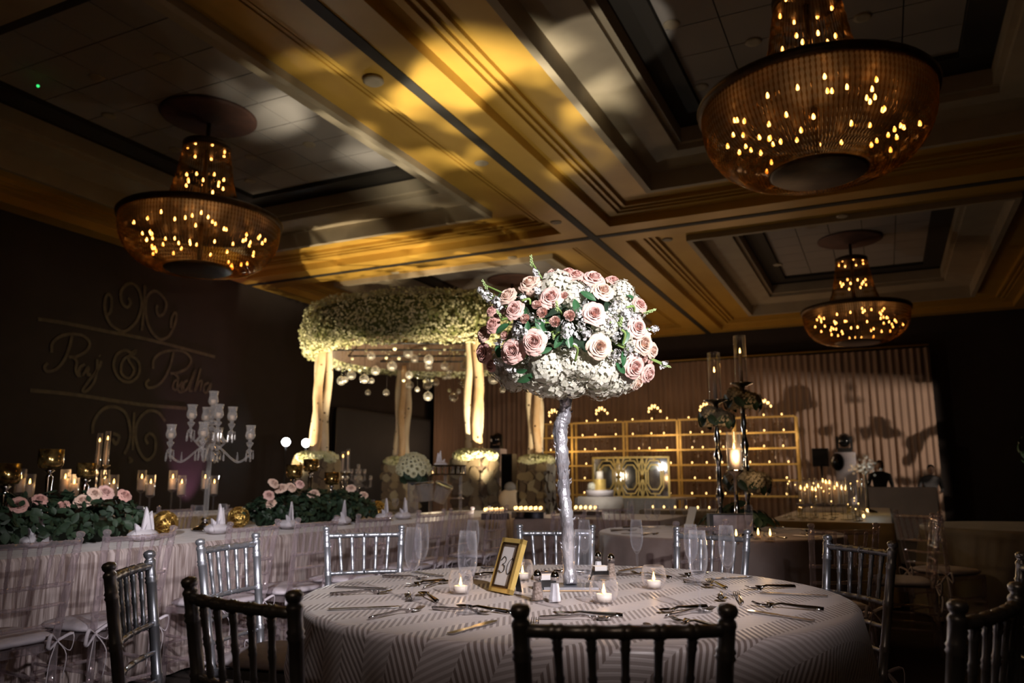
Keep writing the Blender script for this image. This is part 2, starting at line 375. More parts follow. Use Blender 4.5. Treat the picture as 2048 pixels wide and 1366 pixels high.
# acoustic tiles in the coffers in view
tl = MB().box((0, 0, 0), (.586, .616, .02)).mesh('ceiling_tile', 'tile', False)
for (i, j) in ((1, 0), (1, 1), (2, 0), (2, 1)):
    a0, a1, b0, b1 = AE[i] + 2.32, AE[i + 1] - 2.32, BE[j] + 2.32, BE[j + 1] - 2.32
    na, nb = round((a1 - a0) / .63), round((b1 - b0) / .6); sa, sb = (a1 - a0) / na, (b1 - b0) / nb
    for p in range(na):
        for q in range(nb):
            t = put('ceiling_tile', tl, ceil, rm(a0 + (p + .5) * sa, b0 + (q + .5) * sb, 6.05), RZ); t.scale = (sb / .6, sa / .63, 1)
# wall base boards
for nm, b, s in (('baseboard_left', B0 + .02, 1),):
    m = MB(); m.box(rm((A0 + A1) / 2, b, .08), (.04, A1 - A0, .16), Matrix.Rotation(RZ, 3, 'Z')); struct(nm, m, 'wood')
# recessed ceiling fittings
dl = thing('downlight', 'small round recessed ceiling downlight', 'light', (0, 0, -5), 0, 'downlights of the ballroom ceiling')
MB().lathe([(.045, .0), (.085, -.004), (.095, .006), (.09, .02)], 16).build('trim_ring', 'cream', dl)
MB().lathe([(.0, .006), (.044, .004)], 16).build('lens', 'chrome', dl)
spots = [(324, 115, 6.03), (193, 156, 6.03), (218, 232, 6.03), (502, 315, 6.03), (618, 290, 6.03), (350, 300, 6.03), (500, 363, 6.03), (1343, 50, 6.03), (1507, 85, 6.03), (1402, 175, 6.03),
         (1725, 36, 6.03), (963, 327, 5.195), (1112, 445, 5.195), (1025, 516, 5.325), (790, 546, 5.325), (1230, 540, 5.325), (1355, 634, 5.325), (1335, 480, 5.325), (1556, 530, 5.325), (1685, 433, 5.325)]
for k, (x, y, z) in enumerate(spots):
    o = dl if k == 0 else copy_tree(dl); o.location = atz(x, y, z)
sp = thing('spotlight_eye', 'round eyeball spotlight in a small white cup under the gilded beam', 'light', atz(747, 158, 5.19), 0)
MB().lathe([(.10, .0), (.11, -.03), (.085, -.05), (.06, -.045)], 16).build('cup', 'cream', sp); MB().lathe([(0, -.043), (.06, -.043)], 16).build('lens', 'chrome', sp)
o = MB().ball((0, 0, 0), .018, 8, 5).build('exit_indicator', 'led_green'); o.location = atz(76, 172, 5.9); tag(o, 'tiny green indicator lamp on the dark ceiling', 'light')

# ---------------------------------------------------------------- projected light on the left wall, built as paler raised strips
WB = B0 + .012
def crop5(x, y): return atB(x / 3.303, y / 3.303 + 540, WB)
def ribbon(mb, pts, wd=.035):
    P = [crop5(p.x, p.y) for p in spline([(x, y, 0) for x, y in pts], 5)]
    vs = []; fs = []
    for i, p in enumerate(P):
        d = (P[min(i + 1, len(P) - 1)] - P[max(i - 1, 0)]).normalized(); s = d.cross(BX).normalized() * wd * .5
        vs += [p - s, p + s, p + s + BX * .006, p - s + BX * .006]
    for i in range(len(P) - 1):
        a, b = i * 4, i * 4 + 4
        for k in range(4): fs.append((a + k, a + (k + 1) % 4, b + (k + 1) % 4, b + k))
    mb.add(vs, fs)
mono = thing('projected_monogram', 'faint gold script names with scrolls and two rules across the dark wall', 'monogram', rm(11, WB, 2.2))
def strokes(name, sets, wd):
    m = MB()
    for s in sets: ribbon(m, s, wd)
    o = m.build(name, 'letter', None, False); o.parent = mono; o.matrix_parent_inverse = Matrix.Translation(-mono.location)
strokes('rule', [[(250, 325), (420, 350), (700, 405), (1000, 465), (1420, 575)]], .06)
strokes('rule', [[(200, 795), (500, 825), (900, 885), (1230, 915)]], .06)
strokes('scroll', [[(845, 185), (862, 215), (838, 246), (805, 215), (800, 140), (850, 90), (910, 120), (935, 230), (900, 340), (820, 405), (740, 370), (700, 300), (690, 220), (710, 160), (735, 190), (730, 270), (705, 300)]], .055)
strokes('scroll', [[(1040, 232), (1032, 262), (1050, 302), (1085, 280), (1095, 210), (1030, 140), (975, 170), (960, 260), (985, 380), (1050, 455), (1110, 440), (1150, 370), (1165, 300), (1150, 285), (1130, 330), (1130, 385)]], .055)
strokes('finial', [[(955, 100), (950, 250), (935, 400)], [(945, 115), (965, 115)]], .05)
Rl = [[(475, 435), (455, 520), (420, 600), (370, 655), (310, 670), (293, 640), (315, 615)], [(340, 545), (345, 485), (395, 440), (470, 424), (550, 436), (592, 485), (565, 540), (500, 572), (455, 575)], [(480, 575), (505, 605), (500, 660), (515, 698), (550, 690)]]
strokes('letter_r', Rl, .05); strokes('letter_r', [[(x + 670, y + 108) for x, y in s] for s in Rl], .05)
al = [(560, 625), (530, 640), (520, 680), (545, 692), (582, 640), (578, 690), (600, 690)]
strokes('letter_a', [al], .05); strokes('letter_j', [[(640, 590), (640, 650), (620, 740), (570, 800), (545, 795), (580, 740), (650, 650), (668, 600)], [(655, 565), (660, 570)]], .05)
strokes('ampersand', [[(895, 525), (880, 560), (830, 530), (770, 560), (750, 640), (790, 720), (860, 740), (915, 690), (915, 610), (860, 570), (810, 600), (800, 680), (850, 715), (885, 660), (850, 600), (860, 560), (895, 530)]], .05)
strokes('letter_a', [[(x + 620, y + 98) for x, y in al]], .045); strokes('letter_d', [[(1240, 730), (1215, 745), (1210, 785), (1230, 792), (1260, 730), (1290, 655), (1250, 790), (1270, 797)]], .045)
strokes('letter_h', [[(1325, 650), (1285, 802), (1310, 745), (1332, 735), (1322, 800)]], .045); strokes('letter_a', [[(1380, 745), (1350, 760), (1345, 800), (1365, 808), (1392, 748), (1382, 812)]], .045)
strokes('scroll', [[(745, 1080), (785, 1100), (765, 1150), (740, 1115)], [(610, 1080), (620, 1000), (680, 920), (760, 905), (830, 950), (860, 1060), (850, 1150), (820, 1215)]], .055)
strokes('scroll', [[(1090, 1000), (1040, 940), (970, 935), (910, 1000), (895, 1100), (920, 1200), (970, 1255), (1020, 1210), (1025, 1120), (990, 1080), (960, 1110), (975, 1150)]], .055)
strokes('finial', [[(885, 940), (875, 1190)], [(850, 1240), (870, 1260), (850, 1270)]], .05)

# ---------------------------------------------------------------- drapes and screen
def drape(name, p0, p1, z0, z1, m, amp=.05, per=.16, label='', cat='drape'):
    p0, p1 = Vector(p0), Vector(p1); d = p1 - p0; L = d.length; t = d / L; nr = Vector((t.y, -t.x, 0))
    n = int(L / per * 6); ph = rnd.random() * 9
    def fn(u, v):
        s = u * L; a = amp * (1.0 - .35 * v) * (math.sin(2 * math.pi * s / per + 1.2 * math.sin(s * 1.7 + ph)) + .4 * math.sin(2 * math.pi * s / (per * 2.7) + ph))
        p = p0 + t * s + nr * a; return (p.x, p.y, z0 + (z1 - z0) * v)
    me = MB(); me.grid(n, 6, fn)
    o = me.build(name, m); return tag(o, label, cat)
pc = rm(21.35, -11.55)
q0 = atB(866, 900, -11.6)
drape('pleated_drape', (q0.x, q0.y, 0), pc, .02, 4.4, 'drape', label='brown pleated drape on the side wall next to the dark screen')
qb = atA(1300, 900, 21.3); qc = atA(1610, 900, 21.3); qd = atA(1878, 900, 21.3)
drape('pleated_drape', pc, (qb.x, qb.y, 0), .02, 4.4, 'drape', label='brown pleated drape behind the birch canopy and white light column')
drape('pleated_drape', (qb.x, qb.y, 0), (qc.x, qc.y, 0), .02, 4.38, 'drape', label='brown pleated drape behind the golden shelving')
drape('pleated_drape', (qc.x, qc.y, 0), (qd.x, qd.y, 0), .02, 4.36, 'drape', label='brown pleated drape with leafy light pattern behind the booth')
m = MB(); m.tube([rm(21.42, -11.5, 4.46), Vector((qd.x, qd.y, 4.44)) + AX * .12], .025, 8); tag(m.build('drape_rail', 'gold_paint'), 'long thin brass rail along the top of the drapes', 'rail')
s = thing('projection_screen', 'large dark blank screen on the side wall behind the canopy', 'screen', rm(0, 0, 0))
pts = [atB(x, y, -11.72) for x, y in ((672, 826), (860, 834), (860, 1075), (672, 1075))]
a_, b_ = pts[0], pts[1]; a_.z = b_.z = (a_.z + b_.z) / 2
c_ = (a_ + b_) / 2; s.location = (c_.x, c_.y, 0); ln = (b_ - a_).length
s.rotation_euler = (0, 0, RZ + math.pi / 2)
MB().box((0, 0, a_.z / 2 + .1), (ln, .04, a_.z - .2)).build('panel', 'screen', s, False)
for dx in (-ln / 2, ln / 2): MB().box((dx, 0, a_.z / 2), (.05, .07, a_.z)).build('post', 'black', s, False)
MB().box((0, 0, a_.z), (ln, .07, .05)).build('top_bar', 'black', s, False)

# ---------------------------------------------------------------- chandeliers
def make_chandelier():
    r = thing('chandelier', 'x', 'chandelier', (0, 0, 0))
    bowl = [(1.0, 4.50), (1.0, 4.42), (.985, 4.30), (.94, 4.17), (.86, 4.05), (.74, 3.955), (.60, 3.90), (.43, 3.875)]
    cone = [(.29, 5.56), (.32, 5.40), (.36, 5.15), (.42, 4.90), (.52, 4.62), (.62, 4.50)]
    def strands(prof, n, rad):
        mb = MB(); pts = spline([(p[0], 0, p[1]) for p in prof], 4)
        for k in range(n):
            c, s_ = math.cos(2 * math.pi * k / n), math.sin(2 * math.pi * k / n); L = len(pts)
            mb.tube([(p.x * c, p.x * s_, p.z) for p in pts], [rad * (1.0 if i % 2 else .35) for i in range(L)], 4, False)
        return mb
    tag(strands(bowl, 150, .011).build('bowl_strands', 'amber_crystal', r), kind='stuff')
    tag(strands(cone, 70, .009).build('crown_strands', 'amber_crystal', r), kind='stuff')
    MB().lathe([(.97, 4.50), (1.035, 4.50), (1.045, 4.55), (1.02, 4.58), (.97, 4.57)], 64).build('rim', 'bronze', r)
    MB().lathe([(.27, 5.54), (.31, 5.54), (.31, 5.62), (.20, 5.66), (.06, 5.68)], 32).build('crown_cap', 'bronze', r)
    MB().lathe([(.0, 3.86), (.40, 3.86), (.43, 3.88), (.41, 3.90), (0, 3.90)], 40).build('bottom_disc', 'bronze', r)
    MB().lathe([(.03, 3.9), (.03, 4.5), (.05, 4.7), (.03, 4.9), (.03, 5.98)], 12).build('stem', 'bronze', r)
    MB().lathe([(.10, 5.93), (.18, 5.98), (.58, 5.99), (.62, 6.01), (.62, 6.035)], 48).build('ceiling_rose', 'medallion', r)
    bl = MB().lathe([(0, -.022), (.012, -.015), (.015, 0), (.010, .018), (.003, .032)], 8).mesh('bulb', 'bulb')
    rr = random.Random(5)
    for k in range(56):
        t = rr.random(); ang = 2 * math.pi * (k * .618); z = 4.02 + .42 * rr.random(); rad = (.45 + .42 * rr.random())
        put('bulb', bl, r, (rad * math.cos(ang), rad * math.sin(ang), z))
    for k in range(20):
        ang = 2 * math.pi * k * .618; z = (5.50, 5.10, 5.00)[k % 3]; put('bulb', bl, r, (.24 * math.cos(ang), .24 * math.sin(ang), z + .05 * rr.random()))
    return r
ch = make_chandelier()
for k, (A, B, lb) in enumerate(((7.2, -7.97, 'amber crystal bowl chandelier hanging near the monogrammed wall'), (7.2, -.34, 'huge amber crystal bowl chandelier above the round tables'),
                                (16.88, -.30, 'dim crystal bowl chandelier hanging in front of the far drapes'), (16.88, -7.97, 'crystal chandelier hidden behind the birch canopy and bouquet'))):
    o = ch if k == 0 else copy_tree(ch); o.location = rm(A, B, 0); o['label'] = lb
    lamp('chandelier_glow', 'POINT', rm(A, B, 4.25), (3.5, 3.5, 1.2, 1.2)[k], (1.0, .55, .22), .25)
lamp('chandelier_glow', 'POINT', rm(-2.4, -.3, 4.25), 24, (1.0, .68, .44), .3); lamp('chandelier_glow', 'POINT', rm(-2.4, -7.97, 4.25), 2, (1.0, .6, .3), .3)

# unseen shuttered box added to cut the drape light to a rectangle
pj = thing('light_shaper', 'unseen black shutter box added to shape the light on the drape', 'light_shaper', PJ); q = (PT - PJ).to_track_quat('Z', 'Y').to_euler(); pj.rotation_euler = q
for c, d in (((.276, 0, .36), (.42, .8, .01)), ((-.276, 0, .36), (.42, .8, .01)), ((0, .280, .36), (.8, .42, .01)), ((0, -.280, .36), (.8, .42, .01))): MB().box(c, d).build('shutter', 'black', pj, False)
for c, d in (((.45, 0, .1), (.02, .9, .55)), ((-.45, 0, .1), (.02, .9, .55)), ((0, .45, .1), (.9, .02, .55)), ((0, -.45, .1), (.9, .02, .55)), ((0, 0, -.18), (.9, .9, .02))): MB().box(c, d).build('housing', 'black', pj, False)
pst = thing('shaper_stand', 'black stand added under the unseen shutter box', 'stand', (PJ.x, PJ.y, 0)); MB().tube([(0, 0, 0), (0, 0, PJ.z - .55)], .03, 8).build('pole', 'black', pst)
for k in range(3): a = k * 2.094; MB().tube([(0, 0, .6), (.5 * math.cos(a), .5 * math.sin(a), .01)], .018, 6).build('leg', 'black', pst)
# ================================================================ chiavari chairs
def make_chair(name, mt, label, cush=True, n=10):
    t = thing(name, label, 'chair')
    zs, yb, yt = .435, -.185, -.255         # seat height; back posts at the seat and at the top
    def px(z): return .165 + .025 * max(0, (z - zs) / (.9 - zs))
    def py(z): return yb + (yt - yb) * max(0, (z - zs) / (.9 - zs)) if z > zs else yb - .02 * (1 - z / zs)
    for s in (-1, 1):
        mb = MB(); P = lambda z: Vector((s * px(z), py(z), z)); zz = [0, .15]; rr = [.0135, .0155]
        def ring(z):
            for dz, k in ((-.012, 1), (-.006, 1.22), (0, 1.02), (.006, 1.22), (.012, 1)): zz.append(z + dz); rr.append(.0162 * k)
        for z in (.27, zs, .53, .69, .825): ring(z)
        zz += [.872, .878, .884, .890, .897, .906, .913, .9165]; rr += [.0165, .0185, .0172, .0125, .0180, .0198, .0155, .004]
        mb.tube([P(z) for z in zz], rr, n); mb.build('back_post', mt, t)
        mb = MB(); mb.rod((s * .175, .185, 0), (s * .185, .175, zs), .0120, (.35, .75, .95), n, .0150); mb.build('front_leg', mt, t)
        for z in (.16, .27): MB().rod((s * .166, py(z), z), (s * .178, .18, z + .01), .0085, (.33, .66), 8).build('side_stretcher', mt, t)
    def rail(z, r, rings, nm):
        a, b = px(z), py(z); mb = MB(); K = 13; ts = [i / (K - 1) for i in range(K)]
        # gently curved back rail with paired rings
        P = lambda u: Vector((-a + 2 * a * u, b - .018 * (1 - (2 * u - 1) ** 2), z)); pp = []; rr = []
        marks = sorted([(u, 1.0) for u in ts] + [(q + e, 1.25) for q in rings for e in (-.02, .02)] + [(q + e, 1.0) for q in rings for e in (-.035, 0, .035)])
        for u, k in marks: pp.append(P(u)); rr.append(r * k)
        mb.tube(pp, rr, 8); mb.build(nm, mt, t)
    us = (.17, .335, .5, .665, .83)
    rail(.868, .0125, us, 'top_rail'); rail(.690, .0095, us, 'spindle_rail'); rail(.605, .0080, (.25, .5, .75), 'back_rail'); rail(.520, .0080, (.25, .5, .75), 'back_rail')
    for u in us:
        cv = .018 * (1 - (2 * u - 1) ** 2)
        a = Vector((px(.69) * (2 * u - 1) * .94, py(.69) - cv, .69)); b = Vector((px(.868) * (2 * u - 1), py(.868) - cv, .868))
        MB().rod(a, b, .0068, (.14, .5, .86), 8, .0085).build('spindle', mt, t)
    fr = MB(); co = [(-.165, yb), (.165, yb), (.185, .178), (-.185, .178)]
    for i in range(4):
        (x0, y0), (x1, y1) = co[i], co[(i + 1) % 4]; fr.bar((x0, y0, zs - .012), (x1, y1, zs - .012), .026, .032)
    fr.add([(x, y, zs) for x, y in co], [(0, 1, 2, 3)]); fr.build('seat', mt, t, False)
    for z, y0 in ((.13, .183), (.24, .181)): MB().rod((-.178, y0, z), (.178, y0, z), .0085, (.33, .66), 8).build('front_stretcher', mt, t)
    MB().rod((-.165, -.2, .2), (.165, -.2, .2), .0085, (.33, .66), 8).build('back_stretcher', mt, t)
    if cush:
        def fn(u, v):
            a = 2 * math.pi * u; ph = math.pi * (v - .5); sx = math.copysign(abs(math.cos(a)) ** .45, math.cos(a)); sy = math.copysign(abs(math.sin(a)) ** .45, math.sin(a))
            q = math.cos(ph) ** .4 if abs(ph) < 1.57 else 0; w_ = .195 + .008 * (sy + 1)
            return (w_ * sx * q, .0 + .19 * sy * q, zs + .026 + .026 * math.sin(ph))
        c = MB().grid(36, 9, fn, True).build('cushion', 'cushion', t)
        for s in (-1, 1):
            mb = MB(); b0 = Vector((s * .165, yb - .018, zs + .012))
            for dx, dz, ln in ((.03 * s, -.16, 1), (-.045 * s, -.20, 1), (.055 * s, -.05, 0), (-.05 * s, -.03, 0)):
                e = b0 + Vector((dx, -.015, dz)); mid = (b0 + e) / 2 + Vector((dx * .5, -.02, .02 if ln else .05)); pts = spline([b0, mid, e] if ln else [b0, mid, e, b0], 4)
                mb.tube(pts, .009, 5, True, .22)
            mb.build('ribbon_tie', 'cushion', c)
    return t
TC = Vector((.205, 2.787, 0)); TH = .762
silver = make_chair('chiavari_chair', 'silver', 'x')
# angle round the table, distance of the back posts, own turn, label
ring = [(-90, 1.295, 0, 'shadowed silver chiavari chair with its back squarely before the bouquet trunk and salt shakers'),
        (-129, 1.285, 3, 'silver chiavari chair in shadow at the round table, overlapping a brighter silver chair'),
        (-165, 1.40, -6, 'dark silver chiavari chair seen edge-on in front of a clear chair'),
        (159, 1.47, 6, 'bright silver chiavari chair at the round table nearest the long crinkled tablecloth'),
        (127, 1.58, -16, 'bright silver chiavari chair behind the table, left of the champagne flutes and number frame'),
        (89, 1.39, 0, 'bright silver chiavari chair directly behind the silver bouquet trunk'),
        (55, 1.32, -9, 'bright silver chiavari chair behind the three grouped champagne flutes'),
        (19, 1.24, -4, 'silver chiavari chair half lit beside the table, between cutlery and gold clothed table'),
        (-17, 1.42, 0, 'silver chiavari chair in deep shadow behind another dark chair at the table'),
        (-55, 1.36, 8, 'silver chiavari chair in deep shadow turned away beside the draped cloth')]
for k, (ang, dist, turn, lb) in enumerate(ring):
    o = silver if k == 0 else copy_tree(silver); a = R(ang)
    d = Vector((math.cos(a), math.sin(a), 0)); rz = a + math.pi / 2 + R(turn)      # local +y faces the table
    f = Vector((-math.sin(rz), math.cos(rz), 0)); o.location = TC + d * dist + f * .255; o.rotation_euler = (0, 0, rz); o['label'] = lb; o['group'] = 'silver chairs at the numbered round table'

clear = make_chair('ghost_chair', 'acrylic', 'x', True, 8)
rowl = ['clear acrylic chiavari chair at the long table, darkest beside the rose garland', 'clear acrylic chiavari chair with tied white cushion in front of the gold orb',
        'clear acrylic chiavari chair behind the bright silver chair by the crystal candelabra', 'clear acrylic chiavari chair casting a shadow on the crinkled cloth, before the greenery garland',
        'clear acrylic chiavari chair just behind the bright silver chair and its garland', 'clear acrylic chiavari chair against dark cloth behind the paired flutes',
        'clear acrylic chiavari chair sparkling before the acrylic bar stand', 'clear acrylic chiavari chair sparkling beside the tea light boxes']
for k, A in enumerate((2.24, 2.755, 3.52, 4.08, 4.70, 5.48, 5.98, 6.68)):
    o = clear if k == 0 else copy_tree(clear)
    f = -BX; o.location = rm(A, -3.3) + f * .255; o.rotation_euler = (0, 0, math.atan2(-f.x, f.y)); o['label'] = rowl[k]; o['group'] = 'clear chairs along the long table'
def place_chair(src, l, r, z, label, group, flip=1):
    """chair whose two post tops sit at these two photo points; flip=-1 faces the camera"""
    a, b = atz(*l, z), atz(*r, z); m_ = (a + b) / 2; d = (b - a).normalized() * flip; f = Vector((-d.y, d.x, 0))
    o = copy_tree(src); o.location = Vector((m_.x, m_.y, 0)) + f * .255; o.rotation_euler = (0, 0, math.atan2(-f.x, f.y)); o['label'] = label; o['group'] = group; return o
G2 = 'clear chairs at the far tables'
place_chair(clear, (322, 1012), (382, 1010), .915, 'clear acrylic chair across the long table behind the gold orb and wine glass', G2)
place_chair(clear, (447, 1010), (503, 1007), .915, 'clear acrylic chair across the long table right of the candelabra stem', G2)
place_chair(clear, (1090, 1023), (1184, 1019), .915, 'clear acrylic chair by the tea light table, half hidden by the trunk', G2)
T2 = Vector((1.56, 6.05, 0)); T5 = Vector((4.45, 6.75, 0))
def chair_round(c, ang, dist, label):
    a = R(ang); d = Vector((math.cos(a), math.sin(a), 0)); o = copy_tree(clear); o.location = c + d * (dist - .255); o.rotation_euler = (0, 0, a + math.pi / 2); o['label'] = label; o['group'] = G2
chair_round(T2, 112, 1.58, 'clear acrylic chair on the far side of the mauve round table by the flutes')
place_chair(clear, (1340, 1043), (1462, 1039), .915, 'clear acrylic chair close behind a bright silver chair before the photo box', G2)
place_chair(clear, (1632, 1047), (1742, 1046), .915, 'clear acrylic chair in front of the gold clothed table', G2)
chair_round(T2, -22, 1.47, 'clear acrylic chair glinting in the dark beside the mauve table')
chair_round(T5, 205, 1.47, 'clear acrylic chair nearly lost in the darkness at the black clothed table'); chair_round(T5, 250, 1.47, 'clear acrylic chair at the black clothed table, deepest in the dark')

# ================================================================ tables
def round_cloth(c, r, h, mt, label, seed=0, drop=None, folds=15, uvrot=0.0, amp=.045, dents=()):
    n, rings = 220, 18; drop = drop or h - .02; vs = [Vector((0, 0, h))]; uv = [(0, 0)]; fs = []; rr = random.Random(seed)
    ph = [rr.random() * 6.28 for _ in range(4)]
    prof = [(r * t, 0.0) for t in (.15, .3, .45, .6, .72, .84, .92, .965)]
    e = .022
    for a in (15, 40, 65, 90): prof.append((r - e + e * math.sin(R(a)), -e + e * math.cos(R(a))))
    for k in range(1, 13): prof.append((r, -e - (drop - e) * k / 12))
    s = 0; last = (0, 0); S = []
    for p in prof: s += math.hypot(p[0] - last[0], p[1] - last[1]); last = p; S.append(s)
    for (q, dz), sl in zip(prof, S):
        d = max(0, (-dz - e) / drop)
        for i in range(n):
            a = 2 * math.pi * i / n
            w_ = (math.sin(folds * a + ph[0] + .8 * math.sin(3 * a + ph[1])) * .5 + .5) ** 1.5 + .25 * math.sin(folds * 1.7 * a + ph[2])
            rad = q + d ** .8 * (amp * 2.0 * w_ + .02)
            for da, dr in dents:                 # cloth pushed in by a tucked chair seat
                q2 = abs((a - da + math.pi) % (2 * math.pi) - math.pi); k2 = min(1, max(0, (.42 - q2) / .12)) * min(1, max(0, (.56 - (h + dz)) / .08))
                if rad > dr: rad += (dr - rad) * k2
            vs.append(Vector((rad * math.cos(a), rad * math.sin(a), h + dz))); uv.append((sl * math.cos(a + uvrot), sl * math.sin(a + uvrot)))
    for i in range(n): fs.append((0, 1 + i, 1 + (i + 1) % n))
    for j in range(len(prof) - 1):
        for i in range(n):
            k = (i + 1) % n; o = 1 + j * n; fs.append((o + i, o + n + i, o + n + k, o + k))
    mb = MB(); mb.v = vs; mb.f = fs; mb.uv = uv; ob = mb.build('tablecloth', mt); ob.location = (c[0], c[1], 0); return tag(ob, label, 'tablecloth')
def folding_table(c, r, h, label):
    t = thing('round_table', label, 'table', (c[0], c[1], 0)); MB().lathe([(0, h - .03), (r, h - .03), (r, h - .006), (0, h - .006)], 48).build('tabletop', 'wood', t, False)
    for s in ((-1, -1), (1, -1), (1, 1), (-1, 1)): MB().tube([(s[0] * .45, s[1] * .3, 0), (s[0] * .42, s[1] * .28, h - .03)], .016, 8).build('leg', 'black', t)
folding_table(TC, .895, TH, 'round banquet table hidden under the chevron cloth')
round_cloth(TC, .915, TH, 'chevron_cloth', 'pale chevron striped satin cloth on the numbered round table', 3, folds=15, amp=.040, dents=[(R(r_[0]), r_[1] - .475) for r_ in ring])
folding_table(T2, .88, TH, 'round banquet table under the plain mauve cloth with candle towers')
round_cloth(T2, .90, TH, 'satin_mauve', 'plain mauve satin cloth on the round table with tall candle towers', 8, folds=13)
folding_table(T5, .88, TH, 'round banquet table under the darkest cloth by the wall')
round_cloth(T5, .90, TH, 'satin_grey', 'dark grey satin cloth on the round table lost in the darkness', 12, folds=13)
def long_cloth(a0, a1, b0, b1, h, mt, label, name='tablecloth', drop=None):
    drop = drop or h - .03; L, W = a1 - a0, b1 - b0; pts = []; e = .02
    def loop(o, z, d):
        per = []; nL, nW = int(L / .03), int(W / .03)
        for i in range(nL): per.append((-L / 2 + L * i / nL, -W / 2, 0, -1))
        for i in range(nW): per.append((L / 2, -W / 2 + W * i / nW, 1, 0))
        for i in range(nL): per.append((L / 2 - L * i / nL, W / 2, 0, 1))
        for i in range(nW): per.append((-L / 2, W / 2 - W * i / nW, -1, 0))
        out = []
        for i, (x, y, nx, ny) in enumerate(per):
            s = i * .03; f = d * .030 * (math.sin(s * 22 + 2 * math.sin(s * 2.3)) + .6 * math.sin(s * 9.1)) + o + d * .02
            out.append((Vector((y + ny * f, x + nx * f, z)), (s, -z)))
        return out
    rows = [loop(-e, h, 0), loop(0, h - e, 0)] + [loop(0, h - e - drop * k / 8, k / 8) for k in range(1, 9)]
    rows = rows[:-1] + [loop(0, h - drop, 1)]
    n = len(rows[0]); mb = MB(); mb.uv = []
    for rw in rows:
        for p, u in rw: mb.v.append(p); mb.uv.append(u)
    for j in range(len(rows) - 1):
        for i in range(n): k = (i + 1) % n; mb.f.append((j * n + i, (j + 1) * n + i, (j + 1) * n + k, j * n + k))
    o = len(mb.v); nx, ny = int(L / .25), 5
    for j in range(ny + 1):
        for i in range(nx + 1):
            x, y = -L / 2 + e + (L - 2 * e) * i / nx, -W / 2 + e + (W - 2 * e) * j / ny; mb.v.append(Vector((y, x, h))); mb.uv.append((y + 3, x * 1.0))
    for j in range(ny):
        for i in range(nx): q = o + j * (nx + 1) + i; mb.f.append((q, q + nx + 1, q + nx + 2, q + 1))
    ob = mb.build(name, mt); ob.location = rm((a0 + a1) / 2, (b0 + b1) / 2); ob.rotation_euler = (0, 0, RZ); return tag(ob, label, 'tablecloth')
def long_table(a0, a1, b0, b1, h, label):
    t = thing('long_table', label, 'table', rm((a0 + a1) / 2, (b0 + b1) / 2), RZ); L, W = a1 - a0, b1 - b0
    MB().box((0, 0, h - .025), (W - .03, L - .03, .035)).build('tabletop', 'wood', t, False)
    for sx in (-1, 1):
        for sy in (-1, 0, 1): MB().tube([(sx * (W / 2 - .12), sy * (L / 2 - .2), 0), (sx * (W / 2 - .12), sy * (L / 2 - .2), h - .04)], .02, 8).build('leg', 'black', t)
long_table(1.2, 9.2, -5.12, -3.9, TH, 'long banquet table under the pale crinkled cloth')
long_cloth(1.2, 9.2, -5.12, -3.9, TH, 'crinkle_cloth', 'pale mauve crinkled satin cloth on the long table beside the clear chairs')
long_table(2.5, 9.5, -8.0, -6.8, TH, 'long banquet table by the monogrammed wall under gold cloth')
long_cloth(2.5, 9.5, -8.0, -6.8, TH, 'crinkle_gold', 'golden brown crinkled cloth on the long table by the monogrammed wall')
long_table(7.55, 9.0, -3.55, -2.0, TH, 'short table that carries the tea light boxes')
long_cloth(7.55, 9.0, -3.55, -2.0, TH, 'satin_mauve', 'mauve cloth on the short table that carries the tea light boxes')
long_table(10.3, 11.1, -3.0, -1.6, TH, 'dark draped side table behind the tea light boxes')
long_cloth(10.3, 11.1, -3.0, -1.6, TH, 'satin_grey', 'dark grey cloth on the side table with a row of tea lights')
long_table(8.0, 12.6, -1.10, .04, TH, 'long table under the dark gold cloth beyond the mauve table')
long_cloth(8.0, 12.6, -1.10, .04, TH, 'satin_gold', 'dark gold satin cloth on the long table with the pillar candles')
# ================================================================ things on the numbered round table
ZT = TH + .002
def flute(label, px, py, h=.225, group='champagne flutes on the numbered table', z=ZT, pos=None):
    k = h / .225; p = pos or atz(px, py, z); t = thing('champagne_flute', label, 'glass', (p.x, p.y, z), 0, group); t.scale = (k, k, k); return t
fl_bowl = MB().lathe([(.004, .082), (.012, .088), (.021, .105), (.027, .130), (.0285, .160), (.0265, .195), (.0235, .225), (.0222, .225), (.0252, .195), (.0270, .160), (.0255, .130), (.0195, .107), (.008, .092), (0, .090)], 24, cap=False).mesh('bowl', 'glass')
fl_stem = MB().lathe([(.0032, .006), (.0032, .03), (.0055, .06), (.0045, .075), (.0065, .084)], 12).mesh('stem', 'glass')
fl_foot = MB().lathe([(0, 0), (.031, 0), (.031, .0025), (.012, .006), (.004, .012), (0, .012)], 24).mesh('foot', 'glass')
def fl_parts(t): put('bowl', fl_bowl, t); put('stem', fl_stem, t); put('foot', fl_foot, t); return t
for px, py, h, lb in ((824, 1198, .225, 'champagne flute standing in front of the bright silver chair'), (934, 1226, .230, 'champagne flute beside the dull votive, left of the number frame'),
                      (1168, 1229, .235, 'champagne flute standing in front of the bouquet trunk base'), (1275, 1146, .215, 'champagne flute alone behind the votive candle near the back edge'),
                      (1400, 1223, .230, 'champagne flute in front of another flute by the spoon'), (1458, 1188, .225, 'champagne flute nearest the upright fork and silver chair'),
                      (1385, 1168, .215, 'champagne flute directly behind another flute'), (945, 1147, .215, 'champagne flute behind the table number frame, near the back edge'), (842, 1166, .215, 'champagne flute partly hidden behind another flute'),
                      (1170, 1146, .215, 'champagne flute behind the bouquet trunk')):
    fl_parts(flute(lb, px, py, h))
